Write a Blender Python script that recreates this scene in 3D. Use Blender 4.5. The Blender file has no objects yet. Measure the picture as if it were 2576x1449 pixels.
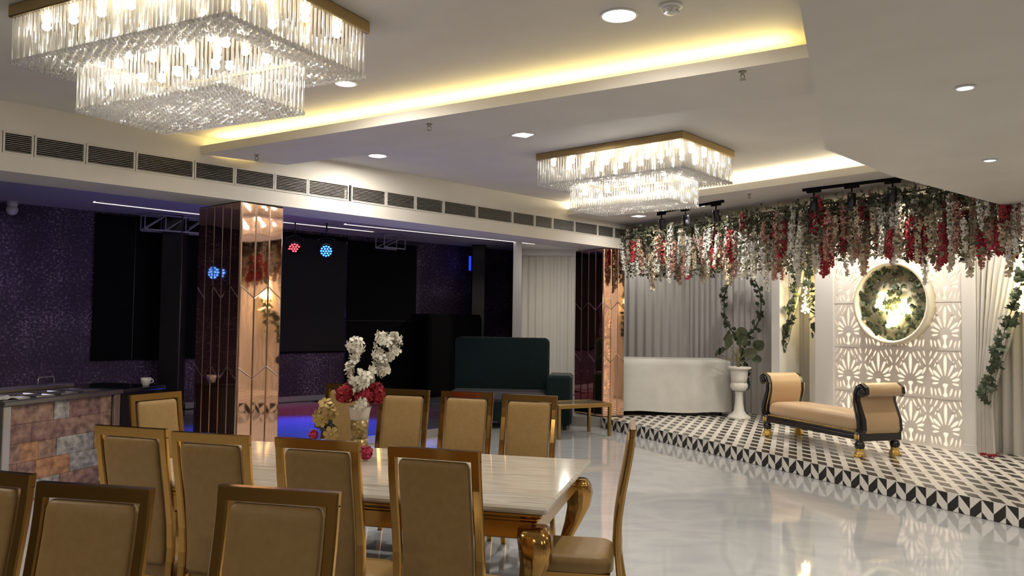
import bpy, math, random
from math import sin, cos, pi, radians, sqrt, atan2
from mathutils import Matrix, Vector, Euler

random.seed(7)
SC = bpy.context.scene
COL = SC.collection

# ------------------------------------------------------------------ camera, world, exposure
cam_data = bpy.data.cameras.new('camera')
cam_data.sensor_width = 36.0
cam_data.lens = 27.95
cam_data.clip_end = 100
cam = bpy.data.objects.new('camera', cam_data)
COL.objects.link(cam)
cam.matrix_world = Matrix.Translation((0, 0, 1.70)) @ Matrix.Rotation(radians(92.42), 4, 'X') @ Matrix.Rotation(0.0133, 4, 'Z')
SC.camera = cam

world = bpy.data.worlds.new('world')
SC.world = world
world.use_nodes = True
world.node_tree.nodes['Background'].inputs[0].default_value = (0.5, 0.5, 0.55, 1)
world.node_tree.nodes['Background'].inputs[1].default_value = 0.02

vs = SC.view_settings
vs.view_transform = 'Standard'
vs.look = 'None'
vs.gamma = 1.0
vs.use_curve_mapping = False
vs.exposure = 0.0
SC.cycles.max_bounces = 8
SC.cycles.diffuse_bounces = 4
SC.cycles.glossy_bounces = 5
SC.cycles.transmission_bounces = 6
SC.cycles.transparent_max_bounces = 24
SC.cycles.caustics_reflective = False
SC.cycles.caustics_refractive = False
SC.cycles.sample_clamp_indirect = 4.0
SC.cycles.sample_clamp_direct = 0.0


def area_light(name, loc, size, power, color=(1, 1, 1), direction=(0, 0, -1), shape='DISK', size_y=None, spread=180, parent=None):
    d = bpy.data.lights.new(name, 'AREA')
    d.shape = shape
    d.size = size
    if size_y:
        d.size_y = size_y
    d.energy = power
    d.color = color
    d.spread = radians(spread)
    o = bpy.data.objects.new(name, d)
    COL.objects.link(o)
    o.location = loc
    o.rotation_euler = Vector(direction).to_track_quat('-Z', 'Y').to_euler()
    if parent:
        o.parent = parent
    return o


def spot_light(name, loc, target, power, color=(1, 1, 1), angle=45, blend=0.5, radius=0.04):
    d = bpy.data.lights.new(name, 'SPOT')
    d.energy = power
    d.color = color
    d.spot_size = radians(angle)
    d.spot_blend = blend
    d.shadow_soft_size = radius
    o = bpy.data.objects.new(name, d)
    COL.objects.link(o)
    o.location = loc
    o.rotation_euler = (Vector(target) - Vector(loc)).to_track_quat('-Z', 'Y').to_euler()
    return o


# ceiling lamps the hall has behind and beside the photographer
for (x, y, p) in ((-4.6, 3.2, 60), (-4.8, -1.5, 60), (-1.6, -3.0, 60), (-6.8, 5.0, 40)):
    area_light('hall_lamp', (x, y, 3.50), 0.5, p, (1.0, 0.90, 0.76))
for (x, y, p) in ((3.2, -1.5, 45), (6.0, 0.5, 45), (6.3, 5.0, 45)):
    area_light('soffit_lamp', (x, y, 2.90), 0.4, p, (1.0, 0.90, 0.78))

# ------------------------------------------------------------------ materials
MATS = {}


def mat(name, color=(0.8, 0.8, 0.8), rough=0.5, metal=0.0, emit=None, strength=0.0, spec=0.5, coat=0.0, sheen=0.0):
    m = bpy.data.materials.new(name)
    m.use_nodes = True
    b = m.node_tree.nodes['Principled BSDF']
    b.inputs['Base Color'].default_value = (*color, 1)
    b.inputs['Roughness'].default_value = rough
    b.inputs['Metallic'].default_value = metal
    b.inputs['Specular IOR Level'].default_value = spec
    b.inputs['Coat Weight'].default_value = coat
    b.inputs['Sheen Weight'].default_value = sheen
    if emit:
        b.inputs['Emission Color'].default_value = (*emit, 1)
        b.inputs['Emission Strength'].default_value = strength
    MATS[name] = m
    return m


def nodes_of(m):
    nt = m.node_tree
    return nt, nt.nodes, nt.links, nt.nodes['Principled BSDF']


def ramp(nt, stops):
    r = nt.nodes.new('ShaderNodeValToRGB')
    e = r.color_ramp.elements
    while len(e) < len(stops):
        e.new(0.5)
    for i, (p, c) in enumerate(stops):
        e[i].position = p
        e[i].color = (*c, 1)
    return r


def noise_color(m, stops, scale=5.0, detail=4.0, mapping=(1, 1, 1), distortion=0.0, bump=0.0, rough_var=None, rot=0.0):
    nt, n, l, b = nodes_of(m)
    tc = n.new('ShaderNodeTexCoord')
    mp = n.new('ShaderNodeMapping')
    mp.inputs['Scale'].default_value = mapping
    mp.inputs['Rotation'].default_value = (0, 0, rot)
    nz = n.new('ShaderNodeTexNoise')
    nz.inputs['Scale'].default_value = scale
    nz.inputs['Detail'].default_value = detail
    nz.inputs['Distortion'].default_value = distortion
    r = ramp(nt, stops)
    l.new(tc.outputs['Object'], mp.inputs['Vector'])
    l.new(mp.outputs['Vector'], nz.inputs['Vector'])
    l.new(nz.outputs['Fac'], r.inputs['Fac'])
    l.new(r.outputs['Color'], b.inputs['Base Color'])
    if bump:
        bp = n.new('ShaderNodeBump')
        bp.inputs['Strength'].default_value = bump
        bp.inputs['Distance'].default_value = 0.01
        l.new(nz.outputs['Fac'], bp.inputs['Height'])
        l.new(bp.outputs['Normal'], b.inputs['Normal'])
    return m


PAINT = noise_color(mat('paint_white', rough=0.62), [(0.3, (0.60, 0.565, 0.51)), (0.7, (0.64, 0.605, 0.55))], 2.2, 3)
PAINT_DARK = mat('paint_dance', (0.66, 0.63, 0.66), 0.6)
MARBLE = noise_color(mat('floor_marble', rough=0.045, spec=0.75),
                     [(0.30, (0.45, 0.465, 0.49)), (0.5, (0.55, 0.56, 0.57)), (0.62, (0.49, 0.50, 0.52)), (0.75, (0.60, 0.60, 0.60))],
                     0.9, 6, (1, 1.6, 1), 1.2, rot=0.6)
GOLD = mat('polished_gold', (0.50, 0.285, 0.085), 0.15, 1.0)
GOLD_SATIN = mat('satin_gold', (0.50, 0.33, 0.12), 0.32, 1.0)
GOLD_PAINT = mat('gold_paint', (0.75, 0.50, 0.14), 0.35, 0.75)
LEATHER = noise_color(mat('chair_leather', rough=0.45, spec=0.35), [(0.3, (0.27, 0.165, 0.058)), (0.7, (0.31, 0.195, 0.072))], 30, 3, bump=0.05)
COPPER = mat('rose_gold_mirror', (0.90, 0.56, 0.40), 0.03, 1.0)
_nt, _n, _l, _b = nodes_of(COPPER)
_tc = _n.new('ShaderNodeTexCoord')
_nz = _n.new('ShaderNodeTexNoise')
_nz.inputs['Scale'].default_value = 2.6
_bp = _n.new('ShaderNodeBump')
_bp.inputs['Strength'].default_value = 0.25
_bp.inputs['Distance'].default_value = 0.006
_l.new(_tc.outputs['Object'], _nz.inputs['Vector'])
_l.new(_nz.outputs['Fac'], _bp.inputs['Height'])
_l.new(_bp.outputs['Normal'], _b.inputs['Normal'])
COPPER_EDGE = mat('mirror_bevel', (0.98, 0.70, 0.55), 0.12, 1.0)
BLACK_GLOSS = mat('black_gloss', (0.006, 0.006, 0.008), 0.25)
BLACK_MATTE = mat('black_matte', (0.006, 0.0055, 0.006), 0.85, spec=0.1)
SCREEN = mat('projection_screen', (0.024, 0.023, 0.024), 0.8, spec=0.2)
TRUSS = mat('truss_paint', (0.35, 0.34, 0.42), 0.4)
TEAL = noise_color(mat('teal_velvet', rough=0.8, sheen=0.15, spec=0.2), [(0.3, (0.002, 0.010, 0.0095)), (0.7, (0.003, 0.014, 0.0125))], 20, 2)
GREY_CUSHION = mat('grey_cushion', (0.07, 0.07, 0.075), 0.8)
STEEL = mat('brushed_steel', (0.55, 0.53, 0.50), 0.28, 1.0)
WHITE_CLOTH = noise_color(mat('white_cloth', rough=0.85), [(0.3, (0.52, 0.51, 0.48)), (0.7, (0.57, 0.56, 0.53))], 6, 4)
DRAPE = mat('drape_white', (0.66, 0.63, 0.58), 0.85)
DRAPE_GREY = mat('drape_grey', (0.55, 0.525, 0.51), 0.85)
PILLAR = mat('pillar_white', (0.74, 0.72, 0.69), 0.5)
PLASTER = mat('urn_plaster', (0.78, 0.76, 0.71), 0.5)
FRET = mat('fretwork_white', (0.78, 0.74, 0.68), 0.45)
BACKLIT = mat('backlit_acrylic', (0.9, 0.85, 0.78), 0.5, emit=(1.0, 0.83, 0.68), strength=0.62)
NICHE_BACK = noise_color(mat('niche_back', rough=0.7), [(0.3, (0.55, 0.51, 0.40)), (0.7, (0.66, 0.62, 0.50))], 8, 3)
CREAM = mat('cream_rim', (0.74, 0.70, 0.58), 0.45)
TILE_L = noise_color(mat('tile_light', rough=0.22), [(0.3, (0.70, 0.66, 0.60)), (0.7, (0.78, 0.74, 0.68))], 4, 3)
TILE_D = mat('tile_dark', (0.022, 0.019, 0.017), 0.22)
GROUT = mat('grout', (0.30, 0.28, 0.26), 0.8)
IVY = mat('ivy_green', (0.045, 0.065, 0.032), 0.55)
LEAF = mat('plant_green', (0.085, 0.105, 0.055), 0.5)
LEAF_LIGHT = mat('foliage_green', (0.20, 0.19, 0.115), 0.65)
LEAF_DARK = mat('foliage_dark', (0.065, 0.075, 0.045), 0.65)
STEM = mat('stem_green', (0.16, 0.15, 0.06), 0.6)
VINE = mat('vine_brown', (0.06, 0.05, 0.03), 0.7)
TWIG = mat('twig_brown', (0.07, 0.045, 0.03), 0.7)
FLOWER_WHITE = mat('flower_white', (0.80, 0.78, 0.72), 0.7)
FLOWER_CREAM = mat('flower_cream', (0.72, 0.62, 0.46), 0.7)
FLOWER_PINK = mat('flower_pink', (0.50, 0.27, 0.22), 0.75)
FLOWER_RED = mat('flower_red', (0.34, 0.022, 0.035), 0.75)
FLOWER_MAGENTA = mat('flower_magenta', (0.70, 0.03, 0.12), 0.75)
BLOSSOM = mat('blossom_ivory', (0.76, 0.73, 0.64), 0.75)
RED_BLOOM = mat('bloom_crimson', (0.27, 0.006, 0.018), 0.8)
PINK_BLOOM = mat('bloom_rose', (0.42, 0.03, 0.08), 0.8)
GOLD_FLOWER = mat('dried_gold', (0.42, 0.29, 0.10), 0.5, 0.3)
DARK_LEAF = mat('dark_leaf', (0.02, 0.035, 0.035), 0.6)
WOOD_BLACK = mat('carved_black', (0.012, 0.010, 0.010), 0.22, coat=0.3)
SATIN_TAN = mat('tan_satin', (0.46, 0.305, 0.165), 0.36, sheen=0.3)
GLOW_WHITE = mat('lamp_white', (1, 1, 1), 0.5, emit=(1.0, 0.96, 0.88), strength=14)
GLOW_LINEAR = mat('lamp_linear', (1, 1, 1), 0.5, emit=(1.0, 0.90, 0.78), strength=2.2)
GLOW_COVE = mat('led_cove', (1, 1, 1), 0.5, emit=(1.0, 0.78, 0.30), strength=26)
GLOW_COVE2 = mat('led_cove_pale', (1, 1, 1), 0.5, emit=(1.0, 0.86, 0.56), strength=64)
GLOW_BULB = mat('chandelier_bulb', (1, 1, 1), 0.5, emit=(1.0, 0.93, 0.80), strength=46)
GLOW_FAIRY = mat('fairy_bulb', (1, 1, 1), 0.5, emit=(1.0, 0.80, 0.36), strength=22)
GLOW_BLUE = mat('led_blue', (0, 0, 0), 0.5, emit=(0.05, 0.20, 1.0), strength=5)
GLOW_RED = mat('led_red', (0, 0, 0), 0.5, emit=(1.0, 0.06, 0.08), strength=4)
TRIM_WHITE = mat('trim_white', (0.75, 0.74, 0.72), 0.4)
VENT_METAL = mat('vent_metal', (0.36, 0.34, 0.31), 0.42, 0.3)
VENT_FRAME = mat('vent_frame', (0.55, 0.52, 0.47), 0.5)
VENT_DARK = mat('vent_dark', (0.05, 0.045, 0.04), 0.8)
CERAMIC = noise_color(mat('vase_ceramic', rough=0.25), [(0.35, (0.50, 0.44, 0.36)), (0.65, (0.62, 0.57, 0.50))], 3, 2)
PEBBLE = noise_color(mat('vase_gold_mosaic', rough=0.3, metal=0.4), [(0.35, (0.16, 0.10, 0.035)), (0.65, (0.42, 0.30, 0.12))], 55, 2)
SPRINKLER = mat('sprinkler_brass', (0.30, 0.27, 0.22), 0.35, 0.8)


def glitter_wall():
    m = mat('glitter_wallpaper', (0.03, 0.014, 0.05), 0.55)
    nt, n, l, b = nodes_of(m)
    tc = n.new('ShaderNodeTexCoord')
    n1 = n.new('ShaderNodeTexNoise')
    n1.inputs['Scale'].default_value = 26
    n1.inputs['Detail'].default_value = 5
    n1.inputs['Roughness'].default_value = 0.75
    n2 = n.new('ShaderNodeTexNoise')
    n2.inputs['Scale'].default_value = 1.6
    add = n.new('ShaderNodeMath')
    add.operation = 'MULTIPLY_ADD'
    add.inputs[1].default_value = 0.28
    l.new(tc.outputs['Object'], n1.inputs['Vector'])
    l.new(tc.outputs['Object'], n2.inputs['Vector'])
    l.new(n2.outputs['Fac'], add.inputs[0])
    l.new(n1.outputs['Fac'], add.inputs[2])
    r = ramp(nt, [(0.60, (0.034, 0.014, 0.052)), (0.70, (0.085, 0.048, 0.11)), (0.80, (0.40, 0.31, 0.44))])
    l.new(add.outputs[0], r.inputs['Fac'])
    l.new(r.outputs['Color'], b.inputs['Base Color'])
    return m


GLITTER = glitter_wall()


def table_marble():
    m = mat('table_marble', rough=0.08, spec=0.6)
    nt, n, l, b = nodes_of(m)
    tc = n.new('ShaderNodeTexCoord')
    mp = n.new('ShaderNodeMapping')
    mp.inputs['Scale'].default_value = (0.55, 7.0, 1.0)
    nz = n.new('ShaderNodeTexNoise')
    nz.inputs['Scale'].default_value = 3.0
    nz.inputs['Detail'].default_value = 5
    nz.inputs['Distortion'].default_value = 0.4
    r = ramp(nt, [(0.32, (0.36, 0.31, 0.25)), (0.46, (0.56, 0.52, 0.45)), (0.58, (0.44, 0.39, 0.32)), (0.72, (0.62, 0.58, 0.52))])
    l.new(tc.outputs['Object'], mp.inputs['Vector'])
    l.new(mp.outputs['Vector'], nz.inputs['Vector'])
    l.new(nz.outputs['Fac'], r.inputs['Fac'])
    l.new(r.outputs['Color'], b.inputs['Base Color'])
    return m


TABLE_MARBLE = table_marble()


def stone_mats():
    out = []
    for i, (a, c) in enumerate((((0.10, 0.055, 0.040), (0.40, 0.25, 0.18)), ((0.20, 0.085, 0.04), (0.50, 0.26, 0.13)),
                                ((0.11, 0.10, 0.095), (0.44, 0.41, 0.38)), ((0.11, 0.055, 0.05), (0.34, 0.20, 0.16)))):
        m = noise_color(mat('stone_brick_%d' % i, rough=0.75), [(0.3, a), (0.7, c)], 14, 6, bump=0.8)
        out.append(m)
    return out


STONES = stone_mats()


def crystal_mat(name, tint=(1, 1, 1), clear=0.5, rough=0.08):
    m = bpy.data.materials.new(name)
    m.use_nodes = True
    nt = m.node_tree
    for x in list(nt.nodes):
        nt.nodes.remove(x)
    out = nt.nodes.new('ShaderNodeOutputMaterial')
    tr = nt.nodes.new('ShaderNodeBsdfTransparent')
    tr.inputs[0].default_value = (0.93, 0.93, 0.92, 1)
    gl = nt.nodes.new('ShaderNodeBsdfGlossy')
    gl.inputs[0].default_value = (*tint, 1)
    gl.inputs['Roughness'].default_value = rough
    tl = nt.nodes.new('ShaderNodeBsdfTranslucent')
    tl.inputs[0].default_value = (*tint, 1)
    lw = nt.nodes.new('ShaderNodeLayerWeight')
    lw.inputs['Blend'].default_value = 0.45
    mx0 = nt.nodes.new('ShaderNodeMixShader')
    mx0.inputs[0].default_value = 0.5
    mx = nt.nodes.new('ShaderNodeMixShader')
    mr = nt.nodes.new('ShaderNodeMapRange')
    mr.inputs['To Min'].default_value = 1.0 - clear
    mr.inputs['To Max'].default_value = 0.95
    nt.links.new(gl.outputs[0], mx0.inputs[1])
    nt.links.new(tl.outputs[0], mx0.inputs[2])
    nt.links.new(lw.outputs['Facing'], mr.inputs['Value'])
    nt.links.new(mr.outputs[0], mx.inputs[0])
    nt.links.new(tr.outputs[0], mx.inputs[1])
    nt.links.new(mx0.outputs[0], mx.inputs[2])
    nt.links.new(mx.outputs[0], out.inputs[0])
    MATS[name] = m
    return m


CRYSTAL = crystal_mat('crystal_clear', (1.0, 0.98, 0.95), 0.58, 0.10)
CRYSTAL_BEAD = crystal_mat('crystal_bead', (1.0, 0.99, 0.97), 0.32, 0.10)


def glass_mat():
    m = mat('table_glass', (0.25, 0.27, 0.22), 0.03)
    nt, n, l, b = nodes_of(m)
    b.inputs['Alpha'].default_value = 0.45
    return m


GLASS = glass_mat()


# ------------------------------------------------------------------ mesh builder
class MB:
    def __init__(self):
        self.v, self.f, self.m, self.s = [], [], [], []

    def add(self, verts, faces, mi=0, smooth=False, M=None):
        o = len(self.v)
        if M is not None:
            verts = [tuple(M @ Vector(p)) for p in verts]
        self.v.extend([tuple(p) for p in verts])
        for f in faces:
            self.f.append(tuple(i + o for i in f))
            self.m.append(mi)
            self.s.append(smooth)

    def box(self, x0, x1, y0, y1, z0, z1, mi=0, M=None):
        v = [(x0, y0, z0), (x1, y0, z0), (x1, y1, z0), (x0, y1, z0), (x0, y0, z1), (x1, y0, z1), (x1, y1, z1), (x0, y1, z1)]
        f = [(0, 3, 2, 1), (4, 5, 6, 7), (0, 1, 5, 4), (1, 2, 6, 5), (2, 3, 7, 6), (3, 0, 4, 7)]
        self.add(v, f, mi, False, M)

    def bbox(self, x0, x1, y0, y1, z0, z1, b=0.01, mi=0, M=None):
        """box with chamfered edges"""
        b = min(b, (x1 - x0) * 0.45, (y1 - y0) * 0.45, (z1 - z0) * 0.45)
        loops = []
        for z, i in ((z0, b), (z0 + b, 0), (z1 - b, 0), (z1, b)):
            loops.append([(x0 + i, y0 + b, z), (x0 + b, y0 + i, z), (x1 - b, y0 + i, z), (x1 - i, y0 + b, z),
                          (x1 - i, y1 - b, z), (x1 - b, y1 - i, z), (x0 + b, y1 - i, z), (x0 + i, y1 - b, z)])
        self.loft(loops, mi, False, M)

    def loft(self, loops, mi=0, smooth=False, M=None, caps=True, closed=True):
        n = len(loops[0])
        v = [p for lp in loops for p in lp]
        f = []
        for k in range(len(loops) - 1):
            for i in range(n if closed else n - 1):
                j = (i + 1) % n
                f.append((k * n + i, k * n + j, (k + 1) * n + j, (k + 1) * n + i))
        if caps and closed:
            f.append(tuple(reversed(range(n))))
            f.append(tuple((len(loops) - 1) * n + i for i in range(n)))
        self.add(v, f, mi, smooth, M)

    def prism(self, poly, z0, z1, mi=0, M=None):
        """poly counter-clockwise in xy"""
        a = sum(poly[i][0] * poly[(i + 1) % len(poly)][1] - poly[(i + 1) % len(poly)][0] * poly[i][1] for i in range(len(poly)))
        if a < 0:
            poly = list(reversed(poly))
        self.loft([[(x, y, z0) for x, y in poly], [(x, y, z1) for x, y in poly]], mi, False, M)

    def lathe(self, prof, n=24, mi=0, smooth=True, M=None, flute=0.0, nf=0):
        loops = []
        for r, z in prof:
            lp = []
            for i in range(n):
                a = 2 * pi * i / n
                rr = r * (1 + (flute * cos(nf * a) if flute else 0))
                lp.append((rr * cos(a), rr * sin(a), z))
            loops.append(lp)
        self.loft(loops, mi, smooth, M)

    def tube(self, pts, r, n=8, mi=0, smooth=True, M=None):
        pts = [Vector(p) for p in pts]
        rs = r if isinstance(r, (list, tuple)) else [r] * len(pts)
        loops = []
        up = None
        for i, p in enumerate(pts):
            d = (pts[min(i + 1, len(pts) - 1)] - pts[max(i - 1, 0)])
            d.normalize()
            if up is None:
                up = Vector((0, 0, 1)) if abs(d.z) < 0.9 else Vector((1, 0, 0))
            a = d.cross(up)
            a.normalize()
            b = a.cross(d)
            b.normalize()
            up = b
            loops.append([tuple(p + a * rs[i] * cos(2 * pi * k / n) + b * rs[i] * sin(2 * pi * k / n)) for k in range(n)])
        self.loft(loops, mi, smooth, M)

    def ball(self, c, r, nu=10, nv=6, mi=0, smooth=True, M=None):
        rx, ry, rz = r if isinstance(r, (list, tuple)) else (r, r, r)
        v = [(c[0], c[1], c[2] - rz)]
        for j in range(1, nv):
            t = -pi / 2 + pi * j / nv
            for i in range(nu):
                a = 2 * pi * i / nu
                v.append((c[0] + rx * cos(t) * cos(a), c[1] + ry * cos(t) * sin(a), c[2] + rz * sin(t)))
        v.append((c[0], c[1], c[2] + rz))
        f = []
        for i in range(nu):
            f.append((0, 1 + (i + 1) % nu, 1 + i))
        for j in range(nv - 2):
            for i in range(nu):
                a, b = 1 + j * nu + i, 1 + j * nu + (i + 1) % nu
                f.append((a, b, b + nu, a + nu))
        last = len(v) - 1
        o = 1 + (nv - 2) * nu
        for i in range(nu):
            f.append((o + i, o + (i + 1) % nu, last))
        self.add(v, f, mi, smooth, M)

    def sheet(self, rows, mi=0, smooth=True):
        n = len(rows[0])
        v = [p for r in rows for p in r]
        f = [(k * n + i, k * n + i + 1, (k + 1) * n + i + 1, (k + 1) * n + i) for k in range(len(rows) - 1) for i in range(n - 1)]
        self.add(v, f, mi, smooth)

    def mesh(self, name, mats):
        me = bpy.data.meshes.new(name)
        me.from_pydata(self.v, [], self.f)
        for m in (mats if isinstance(mats, (list, tuple)) else [mats]):
            me.materials.append(m)
        me.polygons.foreach_set('material_index', self.m)
        me.polygons.foreach_set('use_smooth', self.s)
        me.update()
        return me

    def build(self, name, mats, parent=None, loc=None, rotz=None):
        return obj(name, self.mesh(name, mats), parent, loc, rotz)


def obj(name, me, parent=None, loc=None, rotz=None):
    o = bpy.data.objects.new(name, me)
    COL.objects.link(o)
    if parent:
        o.parent = parent
    if loc is not None:
        o.location = loc
    if rotz is not None:
        o.rotation_euler = (0, 0, rotz)
    return o


def tag(o, label=None, cat=None, group=None, kind=None):
    if label:
        o['label'] = label
    if cat:
        o['category'] = cat
    if group:
        o['group'] = group
    if kind:
        o['kind'] = kind
    return o


def thing(name, label, cat, loc=(0, 0, 0), rotz=0.0, group=None):
    o = bpy.data.objects.new(name, None)
    o.empty_display_size = 0.1
    COL.objects.link(o)
    o.location = loc
    o.rotation_euler = (0, 0, rotz)
    return tag(o, label, cat, group)


def dup(root, loc, rotz, label, group=None):
    r = root.copy()
    COL.objects.link(r)
    r.location = loc
    r.rotation_euler = (0, 0, rotz)
    r['label'] = label
    if group:
        r['group'] = group
    for ch in list(root.children):
        c = ch.copy()
        COL.objects.link(c)
        c.parent = r
        for g in list(ch.children):
            d = g.copy()
            COL.objects.link(d)
            d.parent = c
    return r


def struct(name, mb, mats, parent=None, label=None):
    o = mb.build(name, mats, parent)
    if parent is None:
        tag(o, label, None, None, 'structure')
    return o


def unit(x, y):
    d = sqrt(x * x + y * y)
    return (x / d, y / d)


# ------------------------------------------------------------------ plan of the hall (metres)
CEIL, BEAM_Z, SOFFIT_Z, STAGE_Z, DANCE_CEIL, DANCE_Z = 3.53, 3.35, 2.93, 0.17, 3.40, 0.12
BP, BD = (-2.85, 8.31), unit(0.693, 0.721)          # face of the vent bulkhead
BM = (BD[1], -BD[0])                                 # towards the hall
BROT = atan2(BD[1], BD[0])
WP, WD = (5.60, 9.95), unit(-0.5, 0.866)             # stage back wall
WN = (-0.866, -0.5)                                  # towards the stage front
EP, ED = (1.47, 12.95), unit(0.429, -0.903)          # stage front edge, running to the right
EN = (0.903, 0.429)                                  # from stage front to stage wall
DP, DD = (-7.737, 11.927), unit(0.7346, 0.6785)      # back wall of the dance room


def onB(t, off=0.0):
    return (BP[0] + BD[0] * t + BM[0] * off, BP[1] + BD[1] * t + BM[1] * off)


def onW(s, off=0.0):
    return (WP[0] + WD[0] * s + WN[0] * off, WP[1] + WD[1] * s + WN[1] * off)


def onE(s, off=0.0):
    return (EP[0] + ED[0] * s + EN[0] * off, EP[1] + ED[1] * s + EN[1] * off)


def onD(t, off=0.0):   # off: towards the hall
    return (DP[0] + DD[0] * t + DD[1] * off, DP[1] + DD[1] * t - DD[0] * off)
# ------------------------------------------------------------------ room shell
f = MB()
f.box(-15, 11, -7, 23, -0.12, 0)
struct('floor', f, MARBLE, label='glossy white marble floor of the hall')

c = MB()
c.prism([(-15, -7), (11, -7), (11, 23), onB(9, -0.30), onB(-10, -0.30)], CEIL, CEIL + 0.1)
struct('ceiling', c, PAINT, label='white plastered hall ceiling')
c = MB()
c.prism([onB(-9, -0.5), onB(7.6, -0.5), (6.5, 15.2), (6.5, 23), (-15, 23), (-15, 6)], DANCE_CEIL, DANCE_CEIL + 0.08)
struct('ceiling_dance', c, PAINT_DARK, label='dim ceiling over the dance floor')

for nm, x0, x1, y0, y1, lab in (('wall_right', 10.8, 11, -7, 16, 'white side wall'), ('wall_left', -15, -14.8, -7, 23, 'white far side wall'),
                                ('wall_back', -15, 11, -7, -6.8, 'white wall behind the tables')):
    w = MB()
    w.box(x0, x1, y0, y1, 0, 3.62)
    struct(nm, w, PAINT, label=lab)

# dance room: glitter wall with its skirting
w = MB()
M_D = Matrix.Translation((DP[0], DP[1], 0)) @ Matrix.Rotation(atan2(DD[1], DD[0]), 4, 'Z')
w.box(-6, 10.55, 0, 0.15, 0, 3.45)
o = struct('wall_dance', w, GLITTER, label='purple glitter wallpapered wall behind the dance floor')
o.matrix_world = M_D
w = MB()
w.box(-6, 10.5, -0.02, 0, DANCE_Z, DANCE_Z + 0.10)
o = struct('baseboard_dance', w, TRUSS, label='pale skirting below the purple wall')
o.matrix_world = M_D

# stage back wall (set back behind the curtains) and the wall closing the corner
w = MB()
a, b = onW(5.9, -0.85), onW(-6, -0.85)
a2, b2 = onW(5.9, -1.0), onW(-6, -1.0)
w.prism([a, b, b2, a2], 0, 3.45)
struct('wall_stage', w, PAINT, label='white wall behind the stage panels')
w = MB()
w.box(0.02, 0.20, 16.8, 19.1, 0, 3.42)
struct('wall_partition', w, PILLAR, label='white end of the partition beside the purple wall')
w = MB()
w.prism([(0.02, 19.0), (4.2, 19.0), (4.2, 19.15), (0.02, 19.15)], 0, 3.42)
struct('wall_rear', w, PAINT, label='wall behind the grey curtain')
w = MB()
w.prism([(3.05, 15.9), (4.2, 15.9), (4.2, 19.0), (4.1, 19.0), (4.1, 16.0), (3.05, 16.0)], 0, 3.42)
struct('wall_return', w, PAINT, label='return wall behind the stage corner')

# ---- bulkhead with the slot for the air vents
MB_ROT = Matrix.Translation((BP[0], BP[1], 0)) @ Matrix.Rotation(BROT, 4, 'Z')
w = MB()
w.box(-9, 7.4, 0, 0.62, SOFFIT_Z, 3.085)
w.box(-9, 7.4, 0, 0.62, 3.275, CEIL + 0.02)
w.box(-9, 7.4, 0.10, 0.62, 3.085, 3.275)
o = struct('trim_1', w, PAINT, label='white ceiling bulkhead that carries the long air vent')
o.matrix_world = MB_ROT
VT = [-2.61, -2.19, -1.95, -1.53, -1.09, -0.52, -0.09, 0.37, 0.78, 1.33, 1.87, 2.33, 2.8, 3.4, 4.1, 4.57, 4.97, 5.49, 6.07, 6.51, 7.01]
VT = [-4.5, -4.0, -3.5, -3.05] + VT
ORD = ['first', 'second', 'third', 'fourth', 'fifth', 'sixth', 'seventh', 'eighth', 'ninth', 'tenth', 'eleventh', 'twelfth', 'thirteenth',
       'fourteenth', 'fifteenth', 'sixteenth', 'seventeenth', 'eighteenth', 'nineteenth', 'twentieth', 'twenty-first']
for i in range(3, len(VT) - 1):
    a, b = VT[i] + 0.003, VT[i + 1] - 0.003
    if i == 13:
        a += 0.03
    p = onB(a)
    k = i - 3
    t = thing('air_vent', '%s grille of the long bulkhead air vent, counted towards the flower canopy' % ORD[k],
              'vent', (p[0], p[1], 3.085), BROT, 'grilles of the bulkhead air vent')
    L = b - a
    m = MB()
    m.box(0, L, -0.008, 0.02, 0, 0.016)
    m.box(0, L, -0.008, 0.02, 0.174, 0.190)
    m.box(0, 0.016, -0.008, 0.02, 0.016, 0.174)
    m.box(L - 0.016, L, -0.008, 0.02, 0.016, 0.174)
    m.build('frame', VENT_FRAME, t)
    m = MB()
    m.box(0.0, L, 0.085, 0.098, 0.002, 0.188)
    m.build('backing', VENT_DARK, t)
    m = MB()
    for q in range(9):
        z = 0.022 + q * 0.0168
        m.add([(0.016, -0.004, z), (L - 0.016, -0.004, z), (L - 0.016, 0.03, z + 0.012), (0.016, 0.03, z + 0.012),
               (0.016, -0.004, z + 0.003), (L - 0.016, -0.004, z + 0.003), (L - 0.016, 0.03, z + 0.015), (0.016, 0.03, z + 0.015)],
              [(0, 3, 2, 1), (4, 5, 6, 7), (0, 1, 5, 4), (2, 3, 7, 6), (1, 2, 6, 5), (3, 0, 4, 7)])
    o = m.build('slats', VENT_METAL, t)
    o['kind'] = 'stuff'

# ---- ceiling beam with the near light cove
BA, BB, BC, BDD = (-3.167, 7.982), (1.92, 4.759), (2.19, 5.56), (-2.445, 8.485)


def lerp2(a, b, t):
    return (a[0] + (b[0] - a[0]) * t, a[1] + (b[1] - a[1]) * t)


def offset_line(a, b, d):
    u = unit(b[0] - a[0], b[1] - a[1])
    n = (-u[1], u[0])
    return (a[0] + n[0] * d, a[1] + n[1] * d), (b[0] + n[0] * d, b[1] + n[1] * d)


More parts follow.
